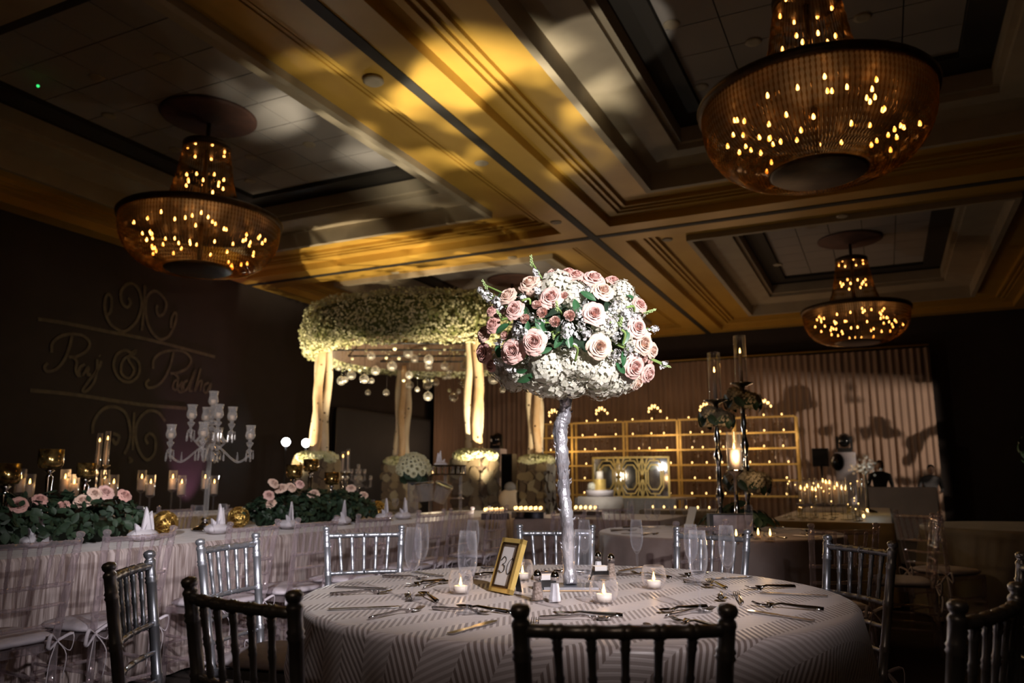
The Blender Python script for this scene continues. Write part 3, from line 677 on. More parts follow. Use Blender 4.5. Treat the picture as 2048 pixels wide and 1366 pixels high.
# cutlery laid for ten
def blade(mb, pts, w, th=.0022):
    for i in range(len(pts) - 1): mb.bar(pts[i], pts[i + 1], w[i], th)
def make_knife():
    m = MB(); prof = [(-.110, .008), (-.105, .010), (-.02, .008), (.0, .007), (.012, .0115), (.07, .0115), (.095, .009), (.105, .002)]
    vs = []; fs = []
    for y, w_ in prof:
        for x, z in ((-w_, 0), (w_, 0), (w_, .0035), (-w_, .0035)): vs.append(Vector((x, y, z)))
    for i in range(len(prof) - 1):
        for k in range(4): fs.append((i * 4 + k, i * 4 + (k + 1) % 4, i * 4 + 4 + (k + 1) % 4, i * 4 + 4 + k))
    m.add(vs, fs + [(0, 1, 2, 3), tuple(len(vs) - 4 + k for k in (3, 2, 1, 0))]); return m.mesh('table_knife', 'steel', False)
def handle(m, curve):
    m.tube(curve, [.0075, .0085, .006, .0042, .0045, .006][:len(curve)], 8, True, .45)
def make_fork():
    m = MB(); handle(m, [(0, -.10, .004), (0, -.08, .005), (0, -.03, .008), (0, .02, .012), (0, .035, .009), (0, .045, .006)])
    m.tube([(0, .040, .008), (0, .052, .004), (0, .062, .004)], [.006, .012, .0125], 8, True, .2)
    for x in (-.0095, -.0032, .0032, .0095): m.tube([(x, .060, .004), (x, .085, .006), (x * .95, .105, .013)], [.002, .002, .0012], 5)
    return m.mesh('table_fork', 'steel')
def make_spoon():
    m = MB(); handle(m, [(0, -.09, .004), (0, -.07, .005), (0, -.02, .008), (0, .03, .012), (0, .045, .009), (0, .055, .006)])
    m.grid(14, 5, lambda u, v: (.019 * v * math.cos(6.283 * u), .078 + .029 * v * math.sin(6.283 * u), .002 + .008 * v * v), True)
    return m.mesh('dessert_spoon', 'steel')
KN, FK, SP = make_knife(), make_fork(), make_spoon()
seat_near = ['before the dark chair facing the trunk', 'before the dark chair overlapping a bright one', 'before the edge-on dark chair', 'before the silver chair nearest the long table', 'before the bright chair left of the number frame',
             'before the bright chair behind the trunk', 'before the bright chair behind grouped flutes', 'before the half lit silver chair', 'before the shadowed chair hidden by another', 'before the shadowed turned-away chair']
for k, (ang, dist, turn, _) in enumerate(ring):
    a = R(-90 + 36 * -k); rz = a + math.pi / 2; d = Vector((math.cos(a), math.sin(a), 0)); s = Vector((-d.y, d.x, 0))
    def lay(me, nm, off, rad, tw, lb, cat, fl=1.0):
        p = TC + d * rad + s * off; o = put(nm, me, None, (p.x, p.y, ZT), rz + R(tw)); tag(o, lb + ' ' + seat_near[k], cat, 'cutlery on the numbered table'); o.scale = (1, 1, 1)
    lay(FK, 'table_fork', -.15, .70, -4 + 6 * math.sin(k * 3), 'silver dinner fork', 'fork')
    lay(KN, 'table_knife', .15, .72, 5 * math.sin(k * 2.1), 'silver dinner knife', 'knife')
    lay(SP, 'dessert_spoon', .015, .50, 84 + 10 * math.sin(k), 'silver dessert spoon', 'spoon'); lay(FK, 'dessert_fork', -.03, .555, -95 + 14 * math.sin(k * 1.7), 'silver dessert fork', 'fork')
# votives
flame_me = MB().lathe([(0, 0), (.0035, .003), (.0045, .008), (.003, .016), (.0008, .026)], 8).mesh('flame', 'flame')
def votive(px, py, lb, k=1.0):
    p = atz(px, py, ZT); t = thing('votive_candle', lb, 'candle', (p.x, p.y, ZT), 0, 'votives on the numbered table'); t.scale = (k, k, k)
    MB().lathe([(0, 0), (.026, 0), (.036, .012), (.043, .035), (.040, .058), (.033, .075), (.0318, .075), (.0385, .058), (.0415, .035), (.034, .013), (.02, .004), (0, .004)], 24, cap=False).build('glass_bowl', 'glass', t)
    MB().lathe([(0, .005), (.023, .005), (.0235, .026), (.020, .025), (0, .022)], 16).build('wax_cup', 'wax_white', t); put('flame', flame_me, t, (0, 0, .024), scale=1.15)
    lamp('votive_flame', 'POINT', (p.x, p.y, ZT + .05), .10, (1, .6, .28), .01)
for a in ((1045, 1160, 'lit votive in a round glass between number frame and shakers'), (921, 1187, 'votive in a round glass beside a flute left of the number frame'),
          (1208, 1206, 'lit votive in a round glass in front of the trunk base', 1.08), (1308, 1177, 'lit votive in a round glass near the lone flute', 1.05)): votive(*a)
def shaker(px, py, fill, lb):
    p = atz(px, py, ZT); t = thing('shaker', lb, 'shaker', (p.x, p.y, ZT), .3)
    MB().lathe([(0, 0), (.021, 0), (.0225, .006), (.018, .03), (.0135, .065), (.0125, .07)], 8).build('glass_body', 'glass', t, False)
    MB().lathe([(0, .003), (.0185, .003), (.0195, .008), (.0155, .03), (.0125, .056), (0, .058)], 8).build('contents', fill, t, False)
    MB().lathe([(.0135, .066), (.014, .078), (.011, .088), (.005, .094), (0, .095)], 14).build('cap', 'chrome', t)
shaker(1075, 1201, 'pepper', 'pepper shaker with chrome cap beside the number frame'); shaker(1110, 1204, 'salt', 'salt shaker with chrome cap in front of the trunk base')
shaker(1197, 1152, 'salt', 'salt shaker with chrome cap behind the trunk'); shaker(1223, 1157, 'pepper', 'pepper shaker with chrome cap behind the trunk')
for px, py, lb in ((1200, 1160, 'chrome caddy of sugar packets behind the trunk base'), (1093, 1180, 'chrome caddy of sugar packets between the salt and pepper shakers')):
    p = atz(px, py, ZT); t = thing('sugar_caddy', lb, 'caddy', (p.x, p.y, ZT), .2); s = .85
    m = MB()
    for c, d in (((0, -.022, .022), (.07, .003, .04)), ((0, .022, .022), (.07, .003, .04)), ((-.034, 0, .022), (.003, .044, .04)), ((.034, 0, .022), (.003, .044, .04)), ((0, 0, .002), (.07, .044, .003))): m.box(Vector(c) * s, Vector(d) * s)
    m.build('tray', 'black_gloss', t, False)
    for k in range(7): MB().box(Vector((0, -.017 + .0055 * k, .034)) * s, Vector((.056, .002, .055 + .004 * (k % 2))) * s).build('packet', ('paper', 'wax', 'wax_white')[k % 3], t, False)
# table number
q = atz(1008, 1187, ZT); fr = thing('table_number', 'small gold picture frame showing the table number 30', 'table number', (q.x - .012, q.y + .015, ZT))
fr.rotation_euler = Euler((R(-19), 0, R(-55)), 'XYZ')
W_, H_ = .125, .185
Mx = MB(); t_ = .016
for c, d in (((0, 0, t_ / 2), (W_, .018, t_)), ((0, 0, H_ - t_ / 2), (W_, .018, t_)), ((-W_ / 2 + t_ / 2, 0, H_ / 2), (t_, .018, H_)), ((W_ / 2 - t_ / 2, 0, H_ / 2), (t_, .018, H_))): Mx.box(c, d)
Mx.build('frame_moulding', 'gold_paint', fr, False)
Mx = MB(); u_ = .007
for c, d in (((0, -.010, t_ + u_ / 2), (W_ - 2 * t_, .004, u_)), ((0, -.010, H_ - t_ - u_ / 2), (W_ - 2 * t_, .004, u_)), ((-W_ / 2 + t_ + u_ / 2, -.010, H_ / 2), (u_, .004, H_ - 2 * t_)), ((W_ / 2 - t_ - u_ / 2, -.010, H_ / 2), (u_, .004, H_ - 2 * t_))): Mx.box(c, d)
Mx.build('inner_bezel', 'bronze', fr, False)
card = MB().box((0, -.004, H_ / 2), (W_ - .02, .003, H_ - .02)).build('card', 'paper', fr, False)
def ink(pts, s, ox, oz):
    m = MB(); P = spline([(ox + x * s, -.0062, oz + z * s) for x, z in pts], 6); m.tube(P, .0022, 6, True, .4); return m
ink([(-.3, .75), (-.05, 1.0), (.22, .85), (.15, .6), (-.08, .5), (.22, .4), (.25, .12), (.0, -.05), (-.32, .08)], .052, -.020, .068).build('digit_three', 'ink', card)
ink([(.05, 1.0), (-.22, .75), (-.3, .35), (-.15, 0), (.1, 0), (.28, .35), (.28, .75), (.05, 1.0)], .052, .022, .066).build('digit_zero', 'ink', card)
MB().bar((0, .012, .13), (0, .075, .022), .03, .003).build('easel_leg', 'black', fr, False)

# ================================================================ centrepiece: silver branch and flower ball
BC = Vector((.212, 2.80, 1.675)); BR = Vector((.345, .33, .255))
cp = thing('floral_centrepiece', 'tall centrepiece of pink roses and white hydrangea on a silver branch', 'centrepiece', (.205, 2.86, ZT))
org = Vector(cp.location)
tr_px = [(1141, 1172, 13.5), (1139, 1140, 13), (1137, 1100, 13), (1135, 1060, 13), (1133, 1030, 12.5), (1130, 1000, 12.5), (1128, 970, 12), (1126, 940, 12), (1124, 905, 13), (1121, 875, 13.5), (1121, 852, 15), (1127, 836, 14.5), (1131, 815, 12), (1131, 795, 11.5), (1132, 770, 11.5), (1133, 740, 11)]
tp = []; trd = []
for i, (x, y, r_) in enumerate(tr_px): p = atY(x, y, 2.86 - .05 * (i / len(tr_px))) - org; tp.append(p + Vector((0, .012 * math.sin(i * 1.3), 0))); trd.append(r_ / 555)
P = spline(tp, 5); m = MB(); rs = []
for i in range(len(P)): f = i / (len(P) - 1) * (len(trd) - 1); a = int(min(f, len(trd) - 2)); rs.append((trd[a] + (trd[a + 1] - trd[a]) * (f - a)) * (1 + .06 * math.sin(i * 1.9) + .05 * math.sin(i * .7)))
P[0].z = .012
m.tube(P, rs, 18)
for v in m.v:
    nz = noise.noise(Vector((v.x * 60, v.y * 60, v.z * 38))); v.x += nz * .004; v.y += nz * .004
tk = m.build('branch', 'bark_silver', cp)
for k in range(26):
    i = rnd.randrange(3, len(P) - 8); a = rnd.random() * 6.28; d = Vector((math.cos(a), math.sin(a), .3)); b0 = P[i] + d * rs[i] * .9
    MB().tube([b0, b0 + d * .006, b0 + d * .010 + Vector((0, 0, .006))], [.005, .0035, .001], 6).build('bark_flake', 'bark_silver', tk)
MB().box((0, .0, .006), (.19, .13, .012)).build('base_board', 'silver', cp, False); MB().box((0, .0, .0015), (.20, .14, .003)).build('base_foot', 'birch', cp, False)

def rose_mesh(name, mt, open_=1.0, seed=0):
    rr = random.Random(seed); m = MB()                              # unit rose radius 1, opening to +z
    m.grid(26, 4, lambda u, v: ((.03 + .13 * u) * (.75 + .25 * v) * math.cos(u * 15), (.03 + .13 * u) * (.75 + .25 * v) * math.sin(u * 15), -.35 + .93 * v - .05 * u))
    lay = [(4, .20, 1.05, .56, 0), (5, .31, .95, .54, .03), (5, .43, .88, .50, .07), (6, .55, .80, .42, .14), (6, .68, .74, .30, .22), (7, .80, .68, .14, .30)]
    for li, (n, Rl, hw, top, curl) in enumerate(lay):
        for k in range(n):
            ang = 6.283 * k / n + li * .75 + rr.uniform(-.12, .12); Rk = Rl * (.85 + .15 * open_) * rr.uniform(.95, 1.05); tk = top + rr.uniform(-.03, .03)
            def fn(u, v, ang=ang, Rk=Rk, hw=hw, tk=tk, curl=curl, ph=rr.random() * 6):
                q = (u - .5) * 2; a = ang + q * hw; lip = max(0, v - .62) / .38
                rad = Rk * (.42 + .58 * math.sin(min(1, v * 1.25) * 1.5708)) + curl * lip ** 1.5 * (1.0 + .25 * math.sin(ph + 3 * q)) + .05 * q
                z = -.55 + (tk + .55) * math.sin(v * 1.45) / .993 * (1 - .12 * q * q) - curl * .75 * lip ** 2.2 * (1 + .5 * q * q)
                return (rad * math.cos(a), rad * math.sin(a), z)
            m.grid(7, 7, fn)
    m.lathe([(0, -.75), (.22, -.7), (.42, -.45), (.45, -.2), (.1, -.1)], 10)
    return m.mesh(name, mt)
ROSES = {c: [rose_mesh('rose', c, 1.0, 1), rose_mesh('rose', c, .80, 2)] for c in ('rose_pink', 'rose_peach', 'rose_dusk')}
def carnation_mesh():
    rr = random.Random(3); m = MB()
    for i in range(30):
        t = (i + .5) / 30; a = i * 2.4; r_ = .12 + .72 * t ** .8; tp = .62 - .55 * t ** 1.5; hw = .95 - .45 * t; fr = rr.random() * 6
        def fn(u, v, a=a, r_=r_, tp=tp, hw=hw, fr=fr):
            q = (u - .5) * 2; an = a + q * hw; rad = r_ * (.35 + .65 * v) + .07 * v * math.sin(11 * q + fr); return (rad * math.cos(an), rad * math.sin(an), -.5 + (tp + .5) * v + .08 * v * math.cos(9 * q + fr))
        m.grid(8, 4, fn)
    return m.mesh('carnation', 'coral')
CARN = carnation_mesh()
def hydr_mesh(n=95, seed=1, mt='hydrangea', rx=1.0):
    rr = random.Random(seed); m = MB(); m.ball((0, 0, 0), .80, 12, 8)
    for i in range(n):
        z = 1 - 2 * (i + .5) / n; a = i * 2.39996; r_ = math.sqrt(1 - z * z); d = Vector((r_ * math.cos(a), r_ * math.sin(a), z)); c = d * rr.uniform(.84, 1.02)
        u = d.orthogonal().normalized(); v = d.cross(u); s = rr.uniform(.17, .23); ph = rr.random() * 1.57
        for k in range(4):
            e = u * math.cos(ph + k * 1.571) + v * math.sin(ph + k * 1.571); f = d.cross(e)
            m.add([c, c + e * s * .55 + f * s * .48 + d * s * .1, c + e * s * 1.05 - d * s * rr.uniform(-.3, .25), c + e * s * .55 - f * s * .48 + d * s * .1], [(0, 1, 2, 3)])
    return m.mesh('hydrangea', mt)
HYD = [hydr_mesh(95, 1), hydr_mesh(95, 2)]
def stock_mesh(seed):
    rr = random.Random(seed); m = MB(); 
    for i in range(46):
        t = rr.random(); a = rr.random() * 6.28; r_ = .62 * (1 - .5 * t) * rr.uniform(.4, 1.1); c = Vector((r_ * math.cos(a), r_ * math.sin(a), -.7 + 1.4 * t)); d = Vector((math.cos(a), math.sin(a), .5)).normalized()
        u = d.orthogonal().normalized(); v = d.cross(u); s = rr.uniform(.13, .19)
        for k in range(5):
            e = u * math.cos(k * 1.257) + v * math.sin(k * 1.257); f = d.cross(e)
            m.add([c, c + e * s * .6 + f * s * .45 + d * .04, c + e * s * 1.1 + d * s * rr.uniform(-.2, .5), c + e * s * .6 - f * s * .45 + d * .04], [(0, 1, 2, 3)])
    return m.mesh('stock_blossom', 'stock')
STK = [stock_mesh(1), stock_mesh(2)]
def bud_mesh():
    m = MB(); m.tube([(0, 0, -.8), (0, 0, .7)], [.05, .03], 6); rr = random.Random(2)
    for i in range(16): a = i * 2.4; t = i / 16; r_ = .20 * (1 - .5 * t); c = Vector((r_ * math.cos(a), r_ * math.sin(a), -.5 + 1.35 * t)); m.ball(c, (.085, .085, .15), 7, 5); m.tube([c * .98 - Vector((0, 0, .1)), (0, 0, c.z - .25)], .02, 4)
    return m.mesh('bud_spray', 'bud')
BUD = bud_mesh()
def leaf_mesh(name, mt, w_=.42):
    m = MB(); m.grid(7, 8, lambda u, v: ((u - .5) * 2 * w_ * math.sin(math.pi * min(1, v * .94 + .03)) ** .8, v * 2 - 1, .16 * (abs(u - .5) * 2) ** 1.3 * math.sin(math.pi * v) - .22 * (v - .4) ** 2)); return m.mesh(name, mt)
LEAF = leaf_mesh('leaf', 'leaf'); LEAFD = leaf_mesh('leaf', 'leaf_dark', .55); LEAFR = leaf_mesh('leaf', 'leaf_dark', .8)
def orient(d, spin=0.0): return (Vector(d).to_track_quat('Z', 'Y').to_matrix() @ Matrix.Rotation(spin, 3, 'Z')).to_euler()
def on_ball(cx, cy, push=1.0):
    x, z = (930 + cx / 4.14), (500 + cy / 4.14); p = atY(x, z, BC.y); dx, dz = (p.x - BC.x) / BR.x, (p.z - BC.z) / BR.z; q = dx * dx + dz * dz
    dy = -math.sqrt(max(.03, 1 - q)) * BR.y * push; r = ray(x, z); s = (BC.y + dy) / r.y; return O + r * s
def flower(me, nm, cx, cy, r_, push=1.0, tilt=None, spin=None, k=1.0, rise=.25):
    p = on_ball(cx, cy, push); d = Vector(((p.x - BC.x) / BR.x ** 1.3, (p.y - BC.y) / BR.y ** 1.3, (p.z - BC.z) / BR.z ** 1.3)).normalized() + Vector((0, -.55, rise)); 
    if tilt: d = d + Vector(tilt)
    if (p - BC).length > (.2 if nm == 'bud_spray' else .30) and nm in ('bud_spray', 'stock_blossom'): MB().tube([p - org, (p - org).lerp(BC - org, .3) + Vector((0, 0, .01)), (p - org).lerp(BC - org, .6)], .0035, 5).build('stem', 'stem', cp)
    s = r_ / 4.14 / 560 * k * (p.y / BC.y); o = put(nm, me, cp, p - org, rot=orient(d.normalized(), spin if spin is not None else rnd.random() * 6), scale=s); return o
for cx, cy, r_, c in ((535, 275, 92, 'rose_peach'), (350, 380, 80, 'rose_peach'), (405, 495, 84, 'rose_pink'), (710, 390, 95, 'rose_pink'), (860, 185, 62, 'rose_dusk'), (715, 195, 46, 'rose_dusk'), (920, 205, 66, 'rose_dusk'), (1065, 235, 96, 'rose_pink'),
                      (1145, 335, 92, 'rose_peach'), (1232, 252, 60, 'rose_dusk'), (1070, 525, 96, 'rose_pink'), (1115, 800, 100, 'rose_peach'), (570, 760, 100, 'rose_pink'), (392, 838, 100, 'rose_pink'), (150, 855, 84, 'rose_dusk'), (225, 620, 70, 'rose_dusk'),
                      (150, 695, 66, 'rose_peach'), (1450, 450, 66, 'rose_dusk'), (1430, 640, 86, 'rose_pink'), (1480, 770, 94, 'rose_peach'), (1405, 965, 96, 'rose_pink'), (1520, 1025, 76, 'rose_pink'), (1555, 830, 66, 'rose_peach'), (215, 505, 50, 'rose_dusk'),
                      (210, 960, 50, 'rose_dusk'), (1430, 1095, 66, 'rose_peach')):
    flower(ROSES[c][int(cx) % 2], 'rose', cx, cy, r_, 1.0, k=1.02)
for cx, cy, r_ in ((590, 455, 52), (640, 520, 62), (745, 595, 62), (865, 545, 64), (495, 570, 55), (820, 375, 45), (325, 710, 46), (1480, 900, 45)): flower(CARN, 'carnation', cx, cy, r_)
for cx, cy, r_, pu in ((760, 330, 185, .62), (900, 370, 130, .70), (1290, 350, 120, .72), (690, 960, 190, .62), (870, 930, 150, .66), (1120, 1000, 185, .62), (1160, 630, 125, .80), (1000, 960, 130, .75), (1300, 500, 110, .6), (905, 1060, 150, .55), (470, 1010, 130, .45), (1290, 1020, 130, .5)): flower(HYD[int(cx) % 2], 'hydrangea', cx, cy, r_, pu, k=1.0)
for cx, cy, r_ in ((430, 660, 95), (500, 690, 70), (200, 400, 85), (270, 450, 80), (850, 640, 95), (830, 700, 70), (1000, 690, 90), (1330, 540, 100), (1240, 470, 80), (1400, 560, 70), (1560, 660, 60), (590, 200, 55), (300, 930, 75), (370, 980, 60), (1360, 810, 70), (1250, 860, 70), (940, 520, 60), (140, 350, 55), (1650, 945, 50), (1210, 600, 80)):
    flower(STK[int(cy) % 2], 'stock_blossom', cx, cy, r_, 1.0, tilt=(rnd.uniform(-.5, .5), 0, .5), k=1.15)
for cx, cy, r_, tl in ((550, 95, 60, (0, 0, 2)), (165, 290, 55, (-.6, 0, 1.5)), (1530, 510, 60, (1.6, 0, .3)), (1660, 960, 50, (1.8, 0, -.3)), (760, 470, 60, (0, 0, 1.6)), (1290, 600, 60, (0, 0, 1.6)), (730, 720, 45, (0, 0, 1)), (290, 540, 60, (-.5, 0, 1))): flower(BUD, 'bud_spray', cx, cy, r_, 1.0, tilt=tl, k=1.1)
for cx, cy, r_, tl in ((630, 640, 85, (.3, -.8, -.2)), (510, 515, 70, (-1, -.5, .3)), (500, 1060, 80, (0, -.5, -1)), (465, 1000, 55, (-.6, -.4, -.8)), (660, 830, 60, (.2, -.8, -.8)), (1020, 380, 70, (0, -1, 0)), (920, 470, 70, (.2, -1, .2)), (780, 750, 70, (0, -1, 0)), (280, 830, 70, (-.6, -.6, 0)), (1290, 980, 60, (.4, -.8, -.4)), (1310, 900, 60, (.5, -.8, 0)),
                       (860, 740, 80, (0, -1, .2)), (520, 650, 60, (-.4, -1, 0)), (1330, 720, 70, (.6, -1, 0)), (310, 650, 70, (-.7, -.6, .2)), (1380, 400, 60, (.8, -.5, .4))):
    flower(LEAF, 'leaf', cx, cy, r_, .92, tilt=tl, k=1.1)
for cx, cy, l in ((1295, 660, 1), (1330, 480, 0), (470, 420, 0), (300, 580, 0), (900, 790, 1)):
    a = on_ball(cx, cy, 1.02) - org; b = on_ball(cx + (10 if l else 70), cy + (130 if l else 30), .9) - org; MB().tube(spline([a, (a + b) / 2 + Vector((.01, -.01, .01)), b], 4), .0042, 6).build('stem', 'stem', cp)
for cx, cy, r_ in ((620, 600, 60), (560, 560, 60), (960, 620, 60), (900, 800, 60), (1000, 450, 55), (450, 760, 60), (1250, 720, 70), (1320, 640, 60), (680, 700, 60), (1010, 330, 60), (480, 400, 60), (600, 340, 60), (280, 760, 60), (1420, 860, 55), (780, 250, 60)):
    flower(STK[int(cx) % 2], 'stock_blossom', cx, cy, r_, .90, k=1.2)
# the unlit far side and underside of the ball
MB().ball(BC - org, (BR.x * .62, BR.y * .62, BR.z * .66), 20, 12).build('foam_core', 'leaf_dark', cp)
for k in range(46):
    z = -.75 + 1.6 * rnd.random(); a = rnd.uniform(.10, math.pi - .10) if k > 9 else rnd.uniform(math.pi * 1.05, math.pi * 1.95); z = z if k > 9 else rnd.uniform(-.92, -.75)
    r_ = math.sqrt(max(0, 1 - z * z)); d = Vector((r_ * math.cos(a), r_ * math.sin(a), z)); p = BC + Vector((d.x * BR.x, d.y * BR.y, d.z * BR.z)) * .92 - org
    if k % 3 == 0 or z < -.5: put('hydrangea', HYD[k % 2], cp, p * 1.0 - d * .02, rot=orient(d), scale=.065)
    elif k % 3 == 1: put('rose', ROSES[('rose_pink', 'rose_peach', 'rose_dusk')[k % 9 // 3]][k % 2], cp, p, rot=orient(d), scale=.042)
    else: put('leaf', LEAF, cp, p, rot=orient(d, k), scale=.05)
# ================================================================ birch canopy on its riser
MC = Vector((-1.4, 14.0, 0)); KS = 14 / 12
st = thing('stage_riser', 'low round stage riser under the birch canopy', 'stage', (MC.x, MC.y, 0), RZ)
DK = .32
MB().lathe([(0, DK - .03), (2.42, DK - .03), (2.42, DK), (0, DK)], 48).build('deck', 'black', st, False); MB().lathe([(2.40, 0), (2.40, DK - .03)], 48, cap=False).build('skirt', 'black', st, False)
cn = thing('floral_canopy', 'round canopy of white baby\'s breath on four clusters of birch poles', 'canopy', (MC.x, MC.y, DK)); cn.scale = (KS, KS, KS)
def scatter_gyp(n, fn, seed, sz=.018):
    rr = random.Random(seed); m = MB()
    for i in range(n):
        p, d = fn(rr); u = Vector((rr.uniform(-1, 1), rr.uniform(-1, 1), rr.uniform(-1, 1))).normalized(); v = d.cross(u); v = v.normalized() if v.length > .01 else d.orthogonal().normalized(); u = (u + d * .3).normalized(); s = sz * rr.uniform(.6, 1.4)
        m.add([p - u * s - v * s * .6, p + u * s - v * s * .5, p + u * s * .7 + v * s, p - u * s * .8 + v * s * .8], [(0, 1, 2, 3)])
    return m
RZ0, RZ1, RM = 2.56, 3.23, 1.83          # heights above the deck
def ring_pt(rr):
    a = rr.uniform(0, 2 * math.pi); t = rr.uniform(0, 2 * math.pi); c = Vector((math.cos(a), math.sin(a), 0)); hz, hr = (RZ1 - RZ0) / 2, .20
    nz = noise.noise(Vector((a * 3.2 * 1.8, t * 1.6, 1.7))); nz2 = noise.noise(Vector((a * 13, t * 5, 3.1))); k = 1 + .16 * nz + .14 * nz2 + rr.uniform(-.10, .10)
    ct, s_ = math.cos(t), math.sin(t); q = (abs(ct) ** 2.6 + abs(s_) ** 2.6) ** (-1 / 2.6)
    d = c * ct + Vector((0, 0, s_)); return c * (RM + hr * q * ct * k) + Vector((0, 0, (RZ0 + RZ1) / 2 + hz * q * s_ * k)), d
tag(scatter_gyp(30000, ring_pt, 4, .017).build('blossom_ring', 'gyp', cn), kind='stuff')
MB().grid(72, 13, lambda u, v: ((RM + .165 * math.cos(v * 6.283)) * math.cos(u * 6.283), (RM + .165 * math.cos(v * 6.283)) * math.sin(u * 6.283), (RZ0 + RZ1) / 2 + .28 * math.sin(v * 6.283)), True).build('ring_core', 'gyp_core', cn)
MB().grid(72, 2, lambda u, v: (1.60 * math.cos(u * 6.283), 1.60 * math.sin(u * 6.283), 2.60 + .5 * v), True).build('ring_lining', 'drape', cn)
for k in range(5):
    y = -1.2 + .6 * k; h = math.sqrt(1.6 ** 2 - y * y); MB().tube([(-h, y, 2.72), (h, y, 2.72)], .015, 6).build('cross_bar', 'black', cn)
cols = [R(-66), R(24), R(114), R(204)]
plate = []
for mt in ('bark_a', 'bark_b', 'bark_c', 'bark_a'):
    rr = random.Random(len(plate)); n = 9; pp = [(math.cos(6.283 * i / n) * rr.uniform(.7, 1.1), math.sin(6.283 * i / n) * rr.uniform(.7, 1.1)) for i in range(n)]; m = MB()
    m.add([(x, -.5, z) for x, z in pp] + [(x * 1.05, .5, z * 1.05) for x, z in pp], [tuple(range(n))[::-1]] + [(i, (i + 1) % n, n + (i + 1) % n, n + i) for i in range(n)]); plate.append(m.mesh('bark_plate', mt, False))
for ci, a in enumerate(cols):
    c = Vector((1.75 * math.cos(a), 1.75 * math.sin(a), 0)); rr = random.Random(20 + ci)
    for k in range(3):
        b = a + R(-115 + 120 * k + ci * 17); o0 = c + Vector((math.cos(b), math.sin(b), 0)) * .085; r0 = (.062, .07, .058)[k]; pts = []; rad = []
        for j in range(12): t = j / 11; pts.append(o0 + Vector((.018 * math.sin(j * .9 + k * 2 + ci), .018 * math.cos(j * .8 + k), .96 + 1.72 * t)) - c * .02 * t); rad.append(r0 * (1.05 - .18 * t + .03 * math.sin(j * 2.2 + k)))
        lg = MB().tube(pts, rad, 12).build('birch_pole', ('birch_pale', 'birch', 'birch_pale')[(k + ci) % 3], cn)
        kn = MB()
        for q in range(16):
            j = rr.randrange(0, 11); t = rr.random(); p = pts[j].lerp(pts[j + 1], t); an = rr.random() * 6.283; d = Vector((math.cos(an), math.sin(an), 0)); M_ = Matrix.Rotation(an, 3, 'Z')
            kn.ball(p + d * rad[j] * .97, (.006, rr.uniform(.008, .02), rr.uniform(.006, .02)), 6, 4, M_)
        tag(kn.build('bark_knots', 'knot', lg), kind='stuff')
    pd = MB().box((c.x, c.y, .5), (.44, .44, 1.0), Matrix.Rotation(RZ, 3, 'Z')).build('pedestal', 'bark_b', cn, False)
    for f in range(4):
        an = RZ + f * math.pi / 2; nrm = Vector((math.sin(an), -math.cos(an), 0)); tn = Vector((math.cos(an), math.sin(an), 0))
        for i in range(3):
            for j in range(6):
                p = c + nrm * (.225 + rr.uniform(-.004, .012)) + tn * (-.15 + .15 * i + rr.uniform(-.04, .04)) + Vector((0, 0, .15 + .155 * j + rr.uniform(-.015, .03)))
                o = put('bark_plate', plate[rr.randrange(4)], pd, p, an); o.scale = (rr.uniform(.07, .12), .022, rr.uniform(.06, .13))
    tag(scatter_gyp(1500, lambda r_: ((lambda d: (c + Vector((d.x * .30, d.y * .30, 1.03 + d.z * .10)) * 1.0, d))(Vector((r_.uniform(-1, 1), r_.uniform(-1, 1), r_.uniform(-1, 1))).normalized())), 30 + ci, .018).build('blossom_collar', 'gyp', cn), kind='stuff')
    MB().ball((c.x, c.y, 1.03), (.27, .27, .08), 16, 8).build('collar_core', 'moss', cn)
# hanging glass globes and flower drops
gl = [(498, 415, 20), (335, 550, 22), (390, 520, 22), (355, 545, 15), (460, 540, 22), (500, 550, 14), (522, 495, 22), (480, 615, 14), (580, 615, 16), (612, 470, 24), (700, 400, 24), (735, 430, 20), (812, 435, 24), (812, 470, 18), (705, 520, 18), (708, 575, 20), (750, 598, 12),
      (805, 575, 22), (808, 635, 22), (850, 560, 18), (900, 470, 20), (930, 490, 20), (900, 525, 18), (1010, 465, 20), (1005, 565, 20), (975, 608, 12), (948, 640, 22), (925, 525, 14), (1165, 540, 26), (1215, 600, 15), (320, 480, 14)]
globe_me = MB().lathe([(0, -1), (.38, -.92), (.71, -.71), (.92, -.38), (1, 0), (.92, .38), (.71, .71), (.38, .92), (.12, 1.02), (.10, 1.18), (0, 1.2)], 18).mesh('glass_ball', 'globe')
drop_me = MB().ball((0, 0, 0), 1, 10, 7).mesh('blossom', 'cream_flower')
gr = random.Random(12)
for i, (x, y, r_) in enumerate(gl):
    Y = MC.y + gr.uniform(-1.3, 1.4); p = atY(560 + x / 2.731, 560 + y / 2.731, Y)
    d = Vector((p.x - MC.x, p.y - MC.y, 0))
    if d.length > 1.7: Y = MC.y + .1; p = atY(560 + x / 2.731, 560 + y / 2.731, Y)
    t = thing('hanging_globe', 'clear glass globe hanging on a thread under the canopy', 'globe', p, 0, 'glass globes under the canopy'); s = 1.15 * r_ / 2.731 / 1557 * Y
    put('glass_ball', globe_me, t, scale=s); MB().tube([(0, 0, s * 1.15), (0, 0, DK + 2.72 * KS - p.z)], .003, 4).build('thread', 'chrome', t)
    MB().lathe([(0, -.62), (.45, -.55), (.45, -.2), (0, -.2)], 10).build('tea_light', 'wax_white', t).scale = (s, s, s)
fd = [(470, 385), (627, 375), (580, 425), (650, 428), (792, 372), (875, 398), (900, 378), (1018, 402), (395, 430), (435, 492), (380, 488), (790, 552), (830, 548), (925, 603), (675, 548), (295, 468)]
